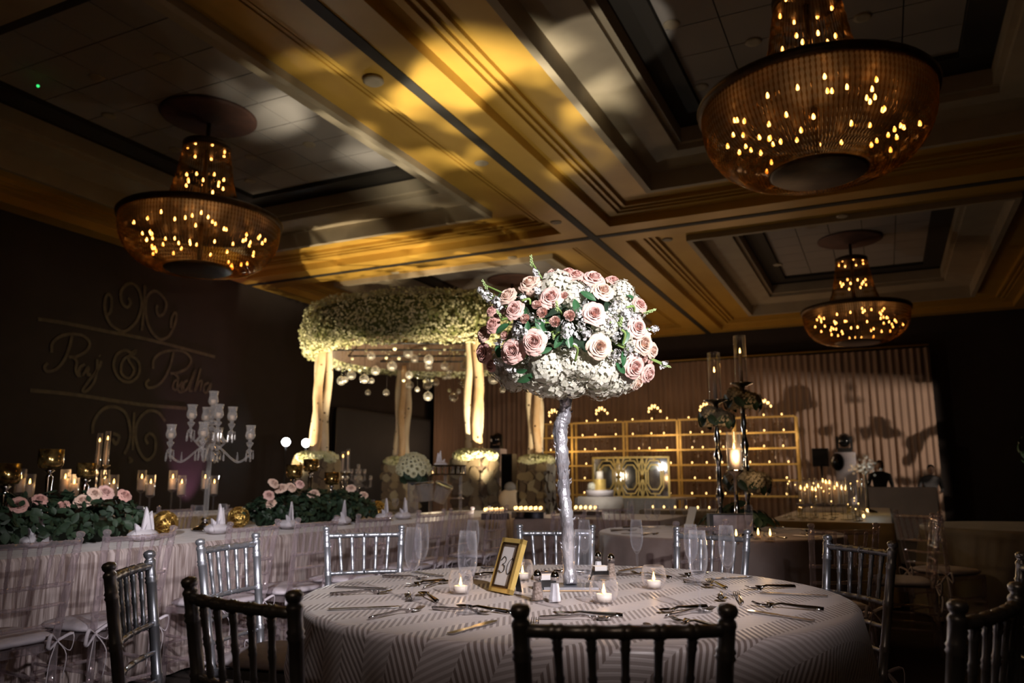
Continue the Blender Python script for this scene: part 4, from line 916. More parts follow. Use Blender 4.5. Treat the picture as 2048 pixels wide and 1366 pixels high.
for i, (x, y) in enumerate(fd):
    Y = MC.y + gr.uniform(-1.0, 1.0); p = atY(560 + x / 2.731, 560 + y / 2.731, Y)
    t = thing('flower_drop', 'small yellow green blossom hanging on a beaded string under the canopy', 'flower', p, 0, 'blossom drops under the canopy'); put('blossom', drop_me, t, scale=.034 if i % 2 else .028)
    m = MB(); L = max(.15, DK + 2.72 * KS - p.z); m.tube([(0, 0, .02), (0, 0, L)], .003, 4)
    for k in range(int(L / .05)): m.ball((0, 0, .05 + .05 * k), .006, 5, 4)
    m.build('bead_string', 'chrome', t)

# ================================================================ on the long tables
cand_cup = MB().lathe([(.012, .0), (.030, .012), (.040, .035), (.036, .06), (.031, .08), (.036, .105), (.040, .118), (.0385, .118), (.034, .105), (.0295, .08), (.0345, .06), (.0385, .035), (.028, .014), (0, .006)], 20, cap=False).mesh('hurricane_cup', 'crystal')
cand_wax = MB().lathe([(0, .012), (.020, .012), (.021, .050), (0, .052)], 14).mesh('pillar', 'wax')
cand_nod = MB().lathe([(.006, -.13), (.010, -.12), (.006, -.11), (.018, -.095), (.022, -.08), (.008, -.065), (.014, -.05), (.024, -.035), (.030, -.02), (.012, -.01), (.016, 0)], 12).mesh('cup_stem', 'crystal')
prism = MB().lathe([(0, -.075), (.008, -.065), (.006, -.03), (.002, -.018), (.005, -.010), (0, 0)], 6).mesh('prism', 'crystal', False)
def candelabrum(label, loc, H, k=1.0, rot=.3, group=None):
    t = thing('crystal_candelabra', label, 'candelabra', loc, rot, group); t.scale = (k, k, k); H = H / k
    MB().lathe([(0, 0), (.095, 0), (.10, .012), (.06, .03), (.035, .045), (.02, .07), (.035, .085), (.02, .10)], 24).build('base', 'chrome', t)
    MB().lathe([(.019, .10), (.019, H - .42), (.03, H - .41), (.03, H - .39), (.016, H - .37)], 6).build('column', 'crystal', t, False)
    m = MB(); z = H - .37
    for r_, dz in ((.035, .05), (.028, .045), (.042, .05), (.03, .04), (.022, .035), (.03, .03)): m.ball((0, 0, z + dz / 2), (r_, r_, dz / 2), 12, 8); z += dz
    m.build('stacked_beads', 'crystal', t)
    spots_ = [(0, 0, H - .12)]
    for i in range(4): a = i * math.pi / 2 + .35; spots_.append((.155 * math.cos(a), .155 * math.sin(a), H - .235))
    for i in range(4): a = i * math.pi / 2 - .12; spots_.append((.295 * math.cos(a), .295 * math.sin(a), H - .385))
    for i, s in enumerate(spots_):
        put('cup_stem', cand_nod, t, s); c = put('hurricane_cup', cand_cup, t, s); put('pillar', cand_wax, c)
        if i:
            h = Vector((s[0], s[1], 0)); z0 = H - .40; pts = spline([(0, 0, z0), h * .3 + Vector((0, 0, z0 - .06)), h * .7 + Vector((0, 0, s[2] - .17)), h + Vector((0, 0, s[2] - .12))], 5); ar = MB().tube(pts, .0085, 8).build('arm', 'crystal', t)
            for q in range(5): b = q * 1.257; put('prism', prism, ar, h * 1.0 + Vector((.028 * math.cos(b), .028 * math.sin(b), s[2] - .075 - (.02 if q % 2 else 0))))
            for f in (.35, .7): put('prism', prism, ar, Vector((h.x * f, h.y * f, z0 - .075)))
    m = MB()
    for q in range(14): b = q * .449; m.tube([(.06 * math.cos(b), .06 * math.sin(b), H - .33), (.11 * math.cos(b), .11 * math.sin(b), H - .40)], [.004, .012], 5)
    m.build('crystal_collar', 'crystal', t); return t
q = atz(409, 1062, TH); candelabrum('tall crystal candelabra with nine hurricane cups on the long crinkled table', (q.x, q.y, ZT), 1.075)
q = atB(716, 960, -6.95); candelabrum('small far crystal candelabra beyond the greenery garland with goblets', (q.x, q.y, ZT), .62, .62, .1)
def goblet(px, cy, B, k, label, group='gold mercury glass goblets'):
    p = atB(px, cy, B); t = thing('mercury_goblet', label, 'goblet', (p.x, p.y, ZT), 0, group); zc = p.z - ZT; w_ = k
    MB().lathe([(.0, 0), (.05, 0), (.052, .01), (.02, .025), (.010, .05), (.018, zc * .35), (.009, zc * .4), (.022, zc - .5 * w_ - .05), (.010, zc - .5 * w_ - .03), (.03, zc - .5 * w_ - .012), (.012, zc - .5 * w_)], 16).build('stem', 'chrome', t)
    m = MB().lathe([(.01, zc - .5 * w_), (w_ * .50, zc - .47 * w_), (w_ * .60, zc - .3 * w_), (w_ * .60, zc + .5 * w_), (w_ * .57, zc + .5 * w_), (w_ * .57, zc - .28 * w_), (.01, zc - .42 * w_)], 28, cap=False).build('cup', 'mercury', t)
    put('flame', flame_me, t, (0, 0, zc - .2 * w_), scale=1.8); return t
goblet(102, 918, -4.6, .118, 'gold mercury goblet, the tallest rising from the dark rose garland'); goblet(173, 941, -4.62, .095, 'gold mercury goblet at the rosy end of the dark garland'); goblet(14, 948, -4.55, .12, 'wide gold mercury goblet at the start of the dark garland')
goblet(589, 943, -4.62, .115, 'mercury goblet over the peach roses of the greenery garland'); goblet(622, 931, -4.75, .115, 'mercury goblet, the tallest over the greenery garland'); goblet(664, 957, -4.62, .115, 'golden mercury goblet, lowest of three over the greenery garland')
def garland(label, a0, a1, b, roses, n, seed, hgt=.26, wid=.30):
    t = thing('flower_garland', label, 'garland', rm((a0 + a1) / 2, b, ZT)); o_ = Vector(t.location); rr = random.Random(seed); L = a1 - a0; m = MB()
    sm = bpy.data.meshes.get('leaf'); base = MB(); base.grid(4, 5, lambda u, v: ((u - .5) * 1.3 * math.sin(math.pi * (v * .9 + .05)), v * 2 - 1, .2 * abs(u - .5)))
    for i in range(n):
        s = rr.uniform(-1, 1); c = rr.uniform(0, math.pi); rad = rr.uniform(.75, 1.05) * (1 - .5 * s ** 4); p = AX * (s * L / 2) + BX * (math.cos(c) * wid * rad) + Vector((0, 0, .05 + math.sin(c) * hgt * rad))
        d = Vector((BX * math.cos(c)) + Vector((0, 0, math.sin(c))) + Vector((rr.uniform(-.8, .8), rr.uniform(-.8, .8), rr.uniform(-.6, .6)))).normalized(); M_ = (d.to_track_quat('Z', 'Y').to_matrix() @ Matrix.Rotation(rr.random() * 6.28, 3, 'Z')) * rr.uniform(.022, .036)
        m.add([M_ @ v + p for v in base.v], base.f)
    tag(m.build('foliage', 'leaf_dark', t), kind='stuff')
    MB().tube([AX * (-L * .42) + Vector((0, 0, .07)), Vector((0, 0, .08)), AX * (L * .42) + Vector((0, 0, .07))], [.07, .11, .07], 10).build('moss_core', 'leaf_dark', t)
    for px, py, r_, c in roses:
        p = atB(px, py, b + .10); d = (O - p).normalized() + Vector((rr.uniform(-.7, .7), rr.uniform(-.3, .3), .9)); put('rose', ROSES[c][px % 2], t, p - o_, rot=orient(d, px), scale=r_ * .85)
    return t
garland('dark leafy garland with pink roses under the gold goblets on the long table', 2.45, 3.75, -4.55, [(38, 1009, .055, 'rose_dusk'), (166, 1001, .055, 'rose_peach'), (212, 984, .055, 'rose_pink'), (190, 986, .045, 'rose_peach'), (250, 990, .05, 'rose_dusk'), (124, 1012, .05, 'rose_dusk'), (80, 998, .045, 'rose_dusk')], 800, 6, .25, .24)
garland('green leafy garland with peach roses under three goblets on the long table', 4.85, 6.4, -4.6, [(548, 966, .05, 'rose_peach'), (562, 976, .055, 'rose_peach'), (538, 990, .05, 'rose_pink'), (627, 988, .06, 'rose_peach'), (541, 1006, .05, 'rose_peach'), (702, 976, .05, 'rose_peach'), (583, 974, .05, 'rose_peach'), (600, 968, .045, 'rose_pink'), (728, 990, .045, 'rose_peach')], 1300, 9, .24, .25)
# folded napkins
def napkin_mesh(seed):
    rr = random.Random(seed); m = MB()
    def peak(base, tip, w_, ph):
        def fn(u, v):
            q = (u - .5) * 2; return Vector(base) * (1 - v) + Vector(tip) * v + Vector((w_ * q * (1 - v) ** .7, .035 * (q * q - .4) * (1 - v) + .006 * math.sin(7 * u + ph), 0))
        m.grid(9, 8, fn)
    peak((-.02, .0, .02), (-.045, .01, .165), .05, 0); peak((.02, .01, .02), (.015, .02, .19), .05, 2); peak((.05, .02, .02), (.07, .0, .10), .05, 1)
    m.grid(22, 6, lambda u, v: ((.055 + .045 * math.sin(math.pi * v)) * math.cos(6.283 * u) * (1 + .10 * math.sin(5 * 6.283 * u)), (.04 + .03 * math.sin(math.pi * v)) * math.sin(6.283 * u) * (1 + .10 * math.sin(4 * 6.283 * u + 1)), .004 + .06 * v), True)
    return m.mesh('folded_napkin', 'napkin')
NK = [napkin_mesh(1), napkin_mesh(2)]
for i, (px, py, lb) in enumerate(((70, 1094, 'darkest, beside the rose garland'), (285, 1082, 'beside the gold orb'), (433, 1068, 'beside the candelabra base'), (576, 1058, 'in front of the green garland'), (683, 1050, 'at the far end of the green garland'), (768, 1042, 'beside the second gold orb'), (806, 1039, 'under the white flower dome'))):
    p = atz(px, py, ZT); tag(put('folded_napkin', NK[i % 2], None, (p.x, p.y, ZT), RZ - 1.2 + .2 * math.sin(i * 5), scale=1.12), 'white folded peaked napkin ' + lb, 'napkin', 'folded napkins on the long table')
p = atz(205, 1064, ZT); m = MB(); m.grid(10, 10, lambda u, v: ((u - .5) * .26, (v - .5) * .16, .004 + .05 * math.exp(-((u - .5) ** 2 * 9 + (v - .5) ** 2 * 9)) * (1 + .3 * math.sin(9 * u + 5 * v)))); o = m.build('red_cloth', 'red'); o.location = (p.x, p.y, ZT); tag(o, 'crumpled red cloth lying beside the dark garland', 'cloth')
def orb(px, py, B, r_, lb):
    p = atB(px, py, B); t = thing('gold_orb', lb, 'orb', (p.x, p.y, ZT + r_)); rr = random.Random(px); m = MB()
    for k in range(26):
        d = Vector((rr.uniform(-1, 1), rr.uniform(-1, 1), rr.uniform(-1, 1))).normalized(); u = d.orthogonal().normalized(); v = d.cross(u); m.tube([(u * math.cos(a * .4189) + v * math.sin(a * .4189)) * r_ for a in range(16)], r_ * .035, 5)
    m.build('wire_bands', 'gold', t); MB().ball((0, 0, 0), r_ * .90, 18, 12).build('inner_shell', 'amber_crystal', t)
orb(331, 1030, -4.55, .085, 'gold wire orb on the long table between napkin and candelabra'); orb(478, 1022, -4.75, .085, 'gold wire orb right of the candelabra stem'); orb(755, 1012, -4.6, .09, 'gold wire orb at the far end of the green garland')
# water goblets
wg = MB().lathe([(0, 0), (.034, 0), (.034, .003), (.006, .010), (.0045, .08), (.010, .09), (.032, .115), (.038, .145), (.034, .185), (.0325, .185), (.0365, .145), (.030, .117), (0, .096)], 20, cap=False).mesh('wine_glass', 'glass')
for i, (px, py, lb) in enumerate(((275, 1062, 'beside the dark garland end'), (396, 1058, 'in front of the far clear chair'), (443, 1052, 'beside the candelabra'), (573, 1045, 'in front of the green garland'), (672, 1040, 'near the last goblet'), (742, 1036, 'beside the second orb'), (790, 1032, 'under the white flower dome'), (505, 1048, 'beside the third orb'))):
    p = atz(px, py, ZT); tag(put('wine_glass', wg, None, (p.x, p.y, ZT)), 'clear stemmed water glass on the long table ' + lb, 'glass', 'water glasses on the long table')
# paired candles in tall glass on the second long table
hur = MB().lathe([(.045, .0), (.046, .22), (.0445, .22), (.0435, .004), (0, .004)], 20, cap=False).mesh('glass_cylinder', 'glass'); pil = MB().lathe([(0, .004), (.033, .004), (.033, .125), (.026, .13), (0, .126)], 16).mesh('pillar', 'wax')
def stem_candle(px, py, B, lb, gp, lit=.0):
    p = atB(px, py, B); t = thing('stemmed_candle', lb, 'candle', (p.x, p.y, ZT), 0, gp); z = p.z - ZT - .15
    MB().lathe([(0, 0), (.05, 0), (.05, .006), (.012, .02), (.007, .06), (.007, max(.07, z - .03)), (.045, z - .006), (.045, z)], 14).build('glass_stem', 'glass', t); put('glass_cylinder', hur, t, (0, 0, z)); c = put('pillar', pil, t, (0, 0, z)); put('flame', flame_me, c, (0, 0, .127), scale=1.9)
for i, x in enumerate((42, 131, 210, 284, 346, 411)):
    for dx, y in ((0, 953), (18, 963)):
        stem_candle(x + dx, y, -7.4 + (.1 if dx else 0), 'pillar candle in a stemmed glass cylinder on the table by the monogrammed wall', 'paired candles by the monogrammed wall')
for x in (150, 330): q = atB(x, 962, -7.3); lamp('candle_glow', 'POINT', (q.x, q.y, 1.25), 3.0, (1, .55, .22), .06)
def taper_tower(px, ytop, yflame, ydish, B, lb, k=1.0, wax='wax', pos=None, ball=(), gp='tall taper towers'):
    p = atB(px, ydish, B) if pos is None else atY(px, ydish, pos); f = lambda y: (atB(px, y, B) if pos is None else atY(px, y, pos)).z - ZT; zd, zf, zt = f(ydish), f(yflame), f(ytop)
    t = thing('taper_tower', lb, 'candlestick', (p.x, p.y, ZT), 0, gp); r_ = .032 * k
    prof = [(0, 0), (.075 * k, 0), (.07 * k, .015), (.02 * k, .03)]; n = 6
    for i in range(n): z = .05 + (zd - .10) * i / n; dz = (zd - .10) / n; prof += [(.012 * k, z), (.026 * k if i % 2 else .018 * k, z + dz * .45), (.012 * k, z + dz * .9)]
    prof += [(.02 * k, zd - .03), (.07 * k, zd - .006), (.073 * k, zd)]; MB().lathe(prof, 16).build('crystal_stem', 'chrome', t)
    MB().lathe([(r_ * 1.2, zd), (r_ * 1.2, zt), (r_ * 1.13, zt), (r_ * 1.13, zd + .003)], 20, cap=False).build('glass_chimney', 'glass', t)
    c = MB().lathe([(0, zd), (.012 * k, zd), (.011 * k, zf - .02), (0, zf - .018)], 10).build('taper', wax, t); put('flame', flame_me, c, (0, 0, zf - .02), scale=1.7)
    for by, br in ball:
        z = f(by); put('flower_ball', HYD[1], t, (0, 0, z), scale=br).active_material = MATS['hydrangea']
    return t
taper_tower(195, 866, 880, 930, -7.6, 'thin dark taper tower beyond the dark garland, lower flame', .7); taper_tower(211, 862, 876, 930, -7.35, 'thin dark taper tower beyond the dark garland, higher flame', .7)
taper_tower(685, 903, 912, 945, -7.05, 'thin dark taper tower left of the far small candelabra', .7); taper_tower(695, 898, 906, 945, -7.25, 'thin dark taper tower, taller, beside the far small candelabra', .7)
# white flower dome on a glass vase
p = atB(826, 985, -4.55); t = thing('flower_dome', 'white rose dome with green skirt on a clear glass vase', 'bouquet', (p.x, p.y, ZT)); zc = atB(826, 940, -4.55).z - ZT; zb = zc - .12
MB().lathe([(0, 0), (.06, 0), (.06, zb), (.057, zb), (.057, .006), (0, .006)], 20, cap=False).build('vase', 'glass', t)
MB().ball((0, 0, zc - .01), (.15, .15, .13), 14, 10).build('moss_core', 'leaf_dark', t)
WR = rose_mesh('white_rose', 'cream_flower', .9, 5)
for i in range(58):
    z = 1 - 1.25 * (i + .5) / 58; a = i * 2.39996; r_ = math.sqrt(max(0, 1 - z * z)); d = Vector((r_ * math.cos(a), r_ * math.sin(a), z)); put('white_rose', WR, t, Vector((0, 0, zc)) + d * .175, rot=orient(d, i), scale=.030 + .012 * ((i * 7) % 5) / 5)
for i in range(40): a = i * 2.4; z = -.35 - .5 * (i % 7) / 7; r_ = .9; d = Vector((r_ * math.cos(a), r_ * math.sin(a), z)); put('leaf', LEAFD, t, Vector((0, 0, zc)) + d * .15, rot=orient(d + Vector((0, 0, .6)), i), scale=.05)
# acrylic bar stand with tilted buckets
p = atB(890, 1035, -4.5); t = thing('acrylic_stand', 'clear acrylic drum stand with slatted rim and a folded napkin top', 'stand', (p.x, p.y, ZT), RZ); zt = atB(890, 941, -4.5).z - ZT
w_ = .22; MB().lathe([(w_, zt + .045), (w_ + .012, zt + .05), (w_ + .012, zt + .06), (0, zt + .06)], 28).build('rim_top', 'bronze', t); MB().lathe([(w_, zt - .05), (w_ + .012, zt - .045), (w_ + .012, zt - .035), (w_, zt - .035)], 28).build('rim_bottom', 'bronze', t)
for i in range(36): a = i * .1745; MB().box((w_ * math.cos(a), w_ * math.sin(a), zt), (.012, .012, .09), Matrix.Rotation(a, 3, 'Z')).build('slat', ('crystal', 'chrome')[i % 2], t, False)
for i in range(4): a = i * 1.571 + .5; MB().lathe([(.018, 0), (.018, zt - .05)], 10, c=(.17 * math.cos(a), .17 * math.sin(a), 0)).build('leg', 'crystal', t)
MB().lathe([(0, .18), (.21, .18), (.21, .19), (0, .19)], 24).build('shelf', 'acrylic', t)
for px, py, tl, lb in ((852, 985, .12, 'upright clear ice bucket beside the acrylic stand'), (876, 985, -.42, 'tilted clear ice bucket leaning in the acrylic stand')):
    q = atB(px, py, -4.28); t = thing('ice_bucket', lb, 'bucket', (q.x, q.y, q.z - .09)); t.rotation_euler = (0, -tl, RZ); MB().lathe([(0, 0), (.075, 0), (.095, .19), (.10, .195), (.092, .19), (.072, .008), (0, .008)], 22, cap=False).build('bucket_wall', 'crystal', t); MB().lathe([(.095, .17), (.10, .172), (.10, .185), (.095, .187)], 22).build('rim_band', 'chrome', t)
tag(put('folded_napkin', NK[0], None, atB(882, 930, -4.5) - Vector((0, 0, .03)), 1.0, scale=1.0), 'white peaked napkin on top of the acrylic drum stand', 'napkin')
# video lamps by the canopy
for px, py, lb in ((572, 884, 'blazing video lamp on a stand beside the canopy, the larger glare'), (612, 886, 'blazing video lamp nearest the birch poles')):
    p = atY(px, py, 16.6); t = thing('video_lamp', lb, 'lamp', (p.x, p.y, 0)); d = (O - p).normalized(); q = orient(d)
    put('lamp_head', MB().lathe([(0, -.08), (.09, -.08), (.11, -.01), (.11, 0)], 20).mesh('lamp_head', 'black'), t, (0, 0, p.z), rot=q); put('lamp_face', MB().lathe([(0, .002), (.085, .002)], 20, cap=False).mesh('lamp_face', 'video_lamp'), t, (0, 0, p.z), rot=q)
    MB().tube([(0, 0, .4), (0, 0, p.z - .1)], .018, 8).build('pole', 'black', t)
    for k in range(3): a = k * 2.094; MB().tube([(0, 0, .5), (.4 * math.cos(a), .4 * math.sin(a), .01)], .012, 6).build('leg', 'black', t)
lamp('video_beam', 'SPOT', tuple(atY(592, 880, 16.2)), 260, (.92, .97, 1), .1, (-.5, 4, .9), 50, .6)
# ================================================================ far end: golden shelving, head table, tea lights
tea_me = MB().lathe([(0, 0), (.022, 0), (.022, .03), (0, .028)], 10).mesh('cup', 'glass'); teaf = MB().ball((0, 0, .038), (.014, .014, .02), 7, 5).mesh('flame', 'flame_far')
def tea(p, lb, gp, k=1.0):
    t = thing('tea_light', lb, 'candle', p, 0, gp); t.scale = (k, k, k); put('cup', tea_me, t); put('flame', teaf, t); return t
SA = 20.55
sh = thing('gold_shelving', 'tall golden open frame shelving in front of the drapes', 'shelving', rm(SA, -3, 0), RZ); so = Vector(sh.location)
toL = lambda p: Matrix.Rotation(-RZ, 3, 'Z') @ (p - so)
L0 = toL(atA(1088, 850, SA)).x; L1 = toL(atA(1592, 834, SA)).x; ZS = [2.72, 2.33, 1.94, 1.55, 1.16, .77]; xs = [L0, toL(atA(1148, 850, SA)).x, toL(atA(1250, 850, SA)).x, toL(atA(1357, 850, SA)).x, toL(atA(1468, 850, SA)).x, L1]
for i, x in enumerate(xs):
    for y in (-.16, .16): MB().box((x, y, 1.36), (.05, .05, 2.72)).build('post', 'gold_paint', sh, False)
for z in ZS:
    for a, b in zip(xs[:-1], xs[1:]): MB().box(((a + b) / 2, 0, z), (b - a - .05, .36, .03)).build('shelf', 'glass', sh, False); MB().box(((a + b) / 2, -.17, z), (b - a - .05, .035, .045)).build('rail', 'gold_paint', sh, False)
rr = random.Random(3); Rm = Matrix.Rotation(RZ, 3, 'Z')
cr_me = MB().lathe([(0, -.11), (.014, -.08), (.012, -.03), (.003, -.015), (.009, -.008), (0, .004)], 6).mesh('pendant', 'crystal', False); cg_me = MB().ball((0, 0, 0), .022, 8, 6).mesh('pendant', 'amber_crystal')
for zi, z in enumerate(ZS):
    for a, b in zip(xs[:-1], xs[1:]):
        for f in ((.22, .5, .8) if (b - a) > 1.0 else (.3, .72)):
            p = so + Rm @ Vector((a + (b - a) * (f + rr.uniform(-.06, .06)), -.10, z + .016)); tea(p, 'lit tea light standing on the golden shelving', 'tea lights on the golden shelving', 1.25)
        if zi < 5:
            for f in (.3, .68):
                p = so + Rm @ Vector((a + (b - a) * (f + rr.uniform(-.1, .1)), -.05, z - .017)); t = thing('crystal_cluster', 'cluster of little crystal drops hanging under a golden shelf', 'ornament', p, 0, 'crystal drops on the golden shelving')
                for k in range(3): x = -.08 + .08 * k; dz = rr.uniform(.08, .16); put('pendant', cr_me if k % 2 else cg_me, t, (x, 0, -dz)); MB().tube([(x, 0, 0), (x, 0, -dz)], .003, 4).build('thread', 'chrome', t)
# little candelabra along the shelf top
for i, (px, py) in enumerate(((1108, 833), (1203, 829), (1309, 825), (1413, 822), (1530, 815))):
    p = atA(px, 850, SA); t = thing('small_candelabra', 'little branched candelabra of glowing lights on top of the golden shelving', 'candelabra', (p.x, p.y, 2.74), RZ, 'candelabra on the shelving top')
    zc = atA(px, py, SA).z - 2.74; MB().lathe([(0, 0), (.07, 0), (.06, .02), (.012, .04), (.012, zc)], 12).build('stem', 'bronze', t)
    for k in range(9):
        x = -.16 + .04 * k; z = zc + .12 * math.cos(k / 8 * math.pi - math.pi / 2) + (.03 if k % 2 else 0); y = .05 * (-1) ** k
        MB().tube([(0, 0, zc - .03), (x * .6, y * .5, zc - .04), (x, y, z - .02)], .006, 5).build('arm', 'bronze', t); put('flame', teaf, t, (x, y, z - .03), scale=1.7)
for px in (1120, 1310, 1500): q = atA(px, 890, 20.0); lamp('shelf_glow', 'POINT', (q.x, q.y, 2.0), 9, (1, .62, .25), .3)
# head table on a skirted riser
HA = 17.3; hl, hr_ = atA(1150, 990, HA), atA(1352, 990, HA); hm = (hl + hr_) / 2; hw = (hr_ - hl).length
rs_ = thing('head_riser', 'grey skirted riser under the golden mirrored panel', 'riser', (hm.x, hm.y, 0), RZ); zr = .76
MB().box((0, 1.0, zr - .02), (hw, 2.0, .04)).build('deck', 'satin_grey', rs_, False); MB().grid(160, 4, lambda u, v: ((u - .5) * hw, -.02 + .02 * math.sin(u * 120) * (1 - v), (zr - .02) * v)).build('skirt', 'satin_grey', rs_)
pl, pr_ = atA(1186, 990, HA + .25), atA(1341, 990, HA + .25); pm = (pl + pr_) / 2; pw = (pr_ - pl).length; ph = .93
hp = thing('mirrored_panel', 'golden lattice table front with octagons over mirror', 'panel', (pm.x, pm.y, zr + .004), RZ)
MB().box((0, .03, ph / 2), (pw - .04, .02, ph - .04)).build('mirror', 'mirror', hp, False)
def gb(x0, z0, x1, z1, nm='lattice_bar', w_=.026): MB().bar((x0, 0, z0), (x1, 0, z1), .03, w_).build(nm, 'gold_paint', hp, False)
X = pw / 2
for a in ((-X, .02, X, .02), (-X, ph - .02, X, ph - .02), (-X + .02, 0, -X + .02, ph), (X - .02, 0, X - .02, ph)): gb(*a, nm='frame_bar', w_=.045)
for cx in (-X * .62, 0, X * .62):
    for sc_ in (1.0, .74):
        pts = [(cx + .20 * sc_ * a, ph / 2 + .37 * sc_ * b) for a, b in ((-.5, 1), (.5, 1), (1, .6), (1, -.6), (.5, -1), (-.5, -1), (-1, -.6), (-1, .6))]
        for k in range(8): gb(*pts[k], *pts[(k + 1) % 8])
    gb(cx, .02, cx, ph / 2 - .37); gb(cx, ph / 2 + .37, cx, ph - .02)
for cx in (-X * .31, X * .31):
    gb(cx, .02, cx, ph - .02)
    for sx in (-1, 1): gb(cx, ph / 2, cx + sx * .13, .02); gb(cx, ph / 2, cx + sx * .13, ph - .02); gb(cx, .02, cx + sx * .10, ph / 2 - .12); gb(cx, ph - .02, cx + sx * .10, ph / 2 + .12)
    MB().lathe([(0, -.03), (.05, -.02), (.05, .01)], 12, Matrix.Rotation(math.pi / 2, 3, 'X'), (cx, -.01, ph / 2)).build('boss', 'gold', hp)
# lamps beside the panel give the glare seen in its mirror
q = atA(1215, 940, HA - 2.2); lamp('panel_lamp', 'POINT', (q.x - .2, q.y, 1.5), 45, (1, .93, .82), .06)
# cake on its stand, drum table
p = atA(1200, 985, 16.0); t = thing('cake', 'small golden topped cake on a white round stand before the panel', 'cake', (p.x, p.y, zr + .06)); MB().lathe([(0, 0), (.28, 0), (.30, .12), (.28, .13), (0, .13)], 28).build('stand', 'white_panel', t); MB().lathe([(0, .13), (.13, .13), (.13, .36), (0, .36)], 24).build('tier', 'gold_paint', t, False); MB().lathe([(0, .36), (.08, .36), (.07, .52), (0, .53)], 20).build('tier', 'wax_white', t); put('flower', HYD[0], t, (-.17, 0, .2), scale=.10)
q = thing('cake_table', 'draped round table carrying the golden cake', 'table', (p.x, p.y, 0)); MB().lathe([(.52, 0), (.50, .55), (.47, zr + .055), (0, zr + .058)], 40).build('cloth', 'satin_grey', q); MB().lathe([(0, zr + .03), (.45, zr + .03), (.45, zr + .05), (0, zr + .05)], 30).build('tabletop', 'wood', q)
# boxes of tea lights on the short table, loose row
for i, (x0, x1, y0, lb) in enumerate(((1026, 1090, 1036, 'long mirrored tray of tea lights left of the trunk'), (1148, 1206, 1034, 'long mirrored tray of tea lights right of the trunk'), (965, 1015, 1040, 'low mirrored tray of tea lights behind the clear chairs'))):
    a, b = atz(x0, y0, ZT), atz(x1, y0, ZT); b.y = a.y + (b.x - a.x) * -.15; L = (b - a).length; yw = math.atan2(b.y - a.y, b.x - a.x); c = (a + b) / 2 + Vector((0, .12, 0))
    t = thing('mirror_tray', lb, 'tray', (c.x, c.y, ZT), yw); MB().box((0, 0, .03), (L, .20, .06)).build('box', 'mirror', t, False)
    for j in range(2):
        n = int(L / .052)
        for k in range(n): v = Matrix.Rotation(yw, 3, 'Z') @ Vector((-L / 2 + .03 + k * .052, -.06 + .12 * j, .061)); tea(c + v - Vector((0, 0, c.z - ZT)), 'lit tea light on a mirrored tray', 'tea lights on the mirrored trays', .95)
for k in range(22):
    p = atz(968 + 11 * k, 1041 + 2 * math.sin(k), ZT); B_, A_ = p.dot(BX), p.dot(AX)
    if -3.5 < B_ < -2.05 and 7.6 < A_ < 8.95: tea(p, 'loose lit tea light along the front of the tea light table', 'loose tea lights on the short table', .8)
q = atz(1080, 1030, ZT); lamp('tea_glow', 'POINT', (q.x, q.y + .05, 1.15), 2.2, (1, .68, .34), .1)
for k in range(8): p = rm(10.45, -2.85 + .15 * k, TH + .004); tea(p, 'lit tea light in the row on the dark side table', 'tea lights on the dark side table', .9)
# covered round-back chair, white light columns, speakers
p = atY(1020, 1030, 17.4); t = thing('covered_chair', 'beige cloth covered chair with a round back by the black speaker', 'chair', (p.x, p.y, 0)); MB().lathe([(0, 0), (.34, 0), (.33, .3), (.28, .48), (0, .5)], 24).build('skirted_seat', 'satin_grey', t); MB().ball((0, .12, .74), (.26, .10, .24), 20, 12).build('round_back', 'wax', t); MB().ball((0, .12, 1.0), (.13, .07, .12), 16, 10).build('headrest', 'satin_grey', t)
def moving_head(pxc, ytop, ybox, A, lb, wd=.42):
    p = atA(pxc, ybox, A); h = p.z; t = thing('light_column', lb, 'light stand', (p.x, p.y, 0), RZ); MB().box((0, 0, h / 2), (wd, wd, h)).build('column', 'white_panel', t, False); MB().box((0, 0, h + .05), (.30, .22, .10)).build('base', 'black', t, False)
    for sx in (-1, 1): MB().box((sx * .15, 0, h + .22), (.045, .09, .30)).build('yoke_arm', 'black', t, False)
    MB().lathe([(0, -.18), (.10, -.17), (.13, -.05), (.125, .12), (.10, .16), (.085, .15), (0, .14)], 18, Matrix.Rotation(R(-65), 3, 'X'), (0, 0, h + .28)).build('lamp_head', 'black_gloss', t)
    MB().ball((-.16, -.24, h - .22), (.15, .13, .20), 14, 10).build('hanging_lamp', 'black_gloss', t)
moving_head(993, 870, 898, 19.2, 'white column carrying black moving lights beside the birch canopy'); moving_head(1690, 850, 905, 19.6, 'white column carrying black moving lights before the patterned drape')
def speaker(pxc, y0, y1, A, wpx, lb):
    a, b = atA(pxc, y0, A), atA(pxc, y1, A); w_ = wpx / 1557 * a.y; t = thing('loudspeaker', lb, 'speaker', (a.x, a.y, 0), RZ); z0 = max(0, b.z); h = a.z - z0
    MB().box((0, 0, z0 + h / 2), (w_, w_ * .9, h)).build('cabinet', 'black', t, False); MB().box((0, -w_ * .46, z0 + h / 2), (w_ * .88, .02, h * .94)).build('grille', 'black_gloss', t, False)
    if z0 > .1: MB().tube([(0, 0, 0), (0, 0, z0)], .025, 8).build('pole', 'black', t)
speaker(1018, 908, 1075, 18.6, 24, 'tall black loudspeaker standing by the white light column'); speaker(1640, 897, 933, 19.8, 30, 'black loudspeaker on a pole at the end of the golden shelving')
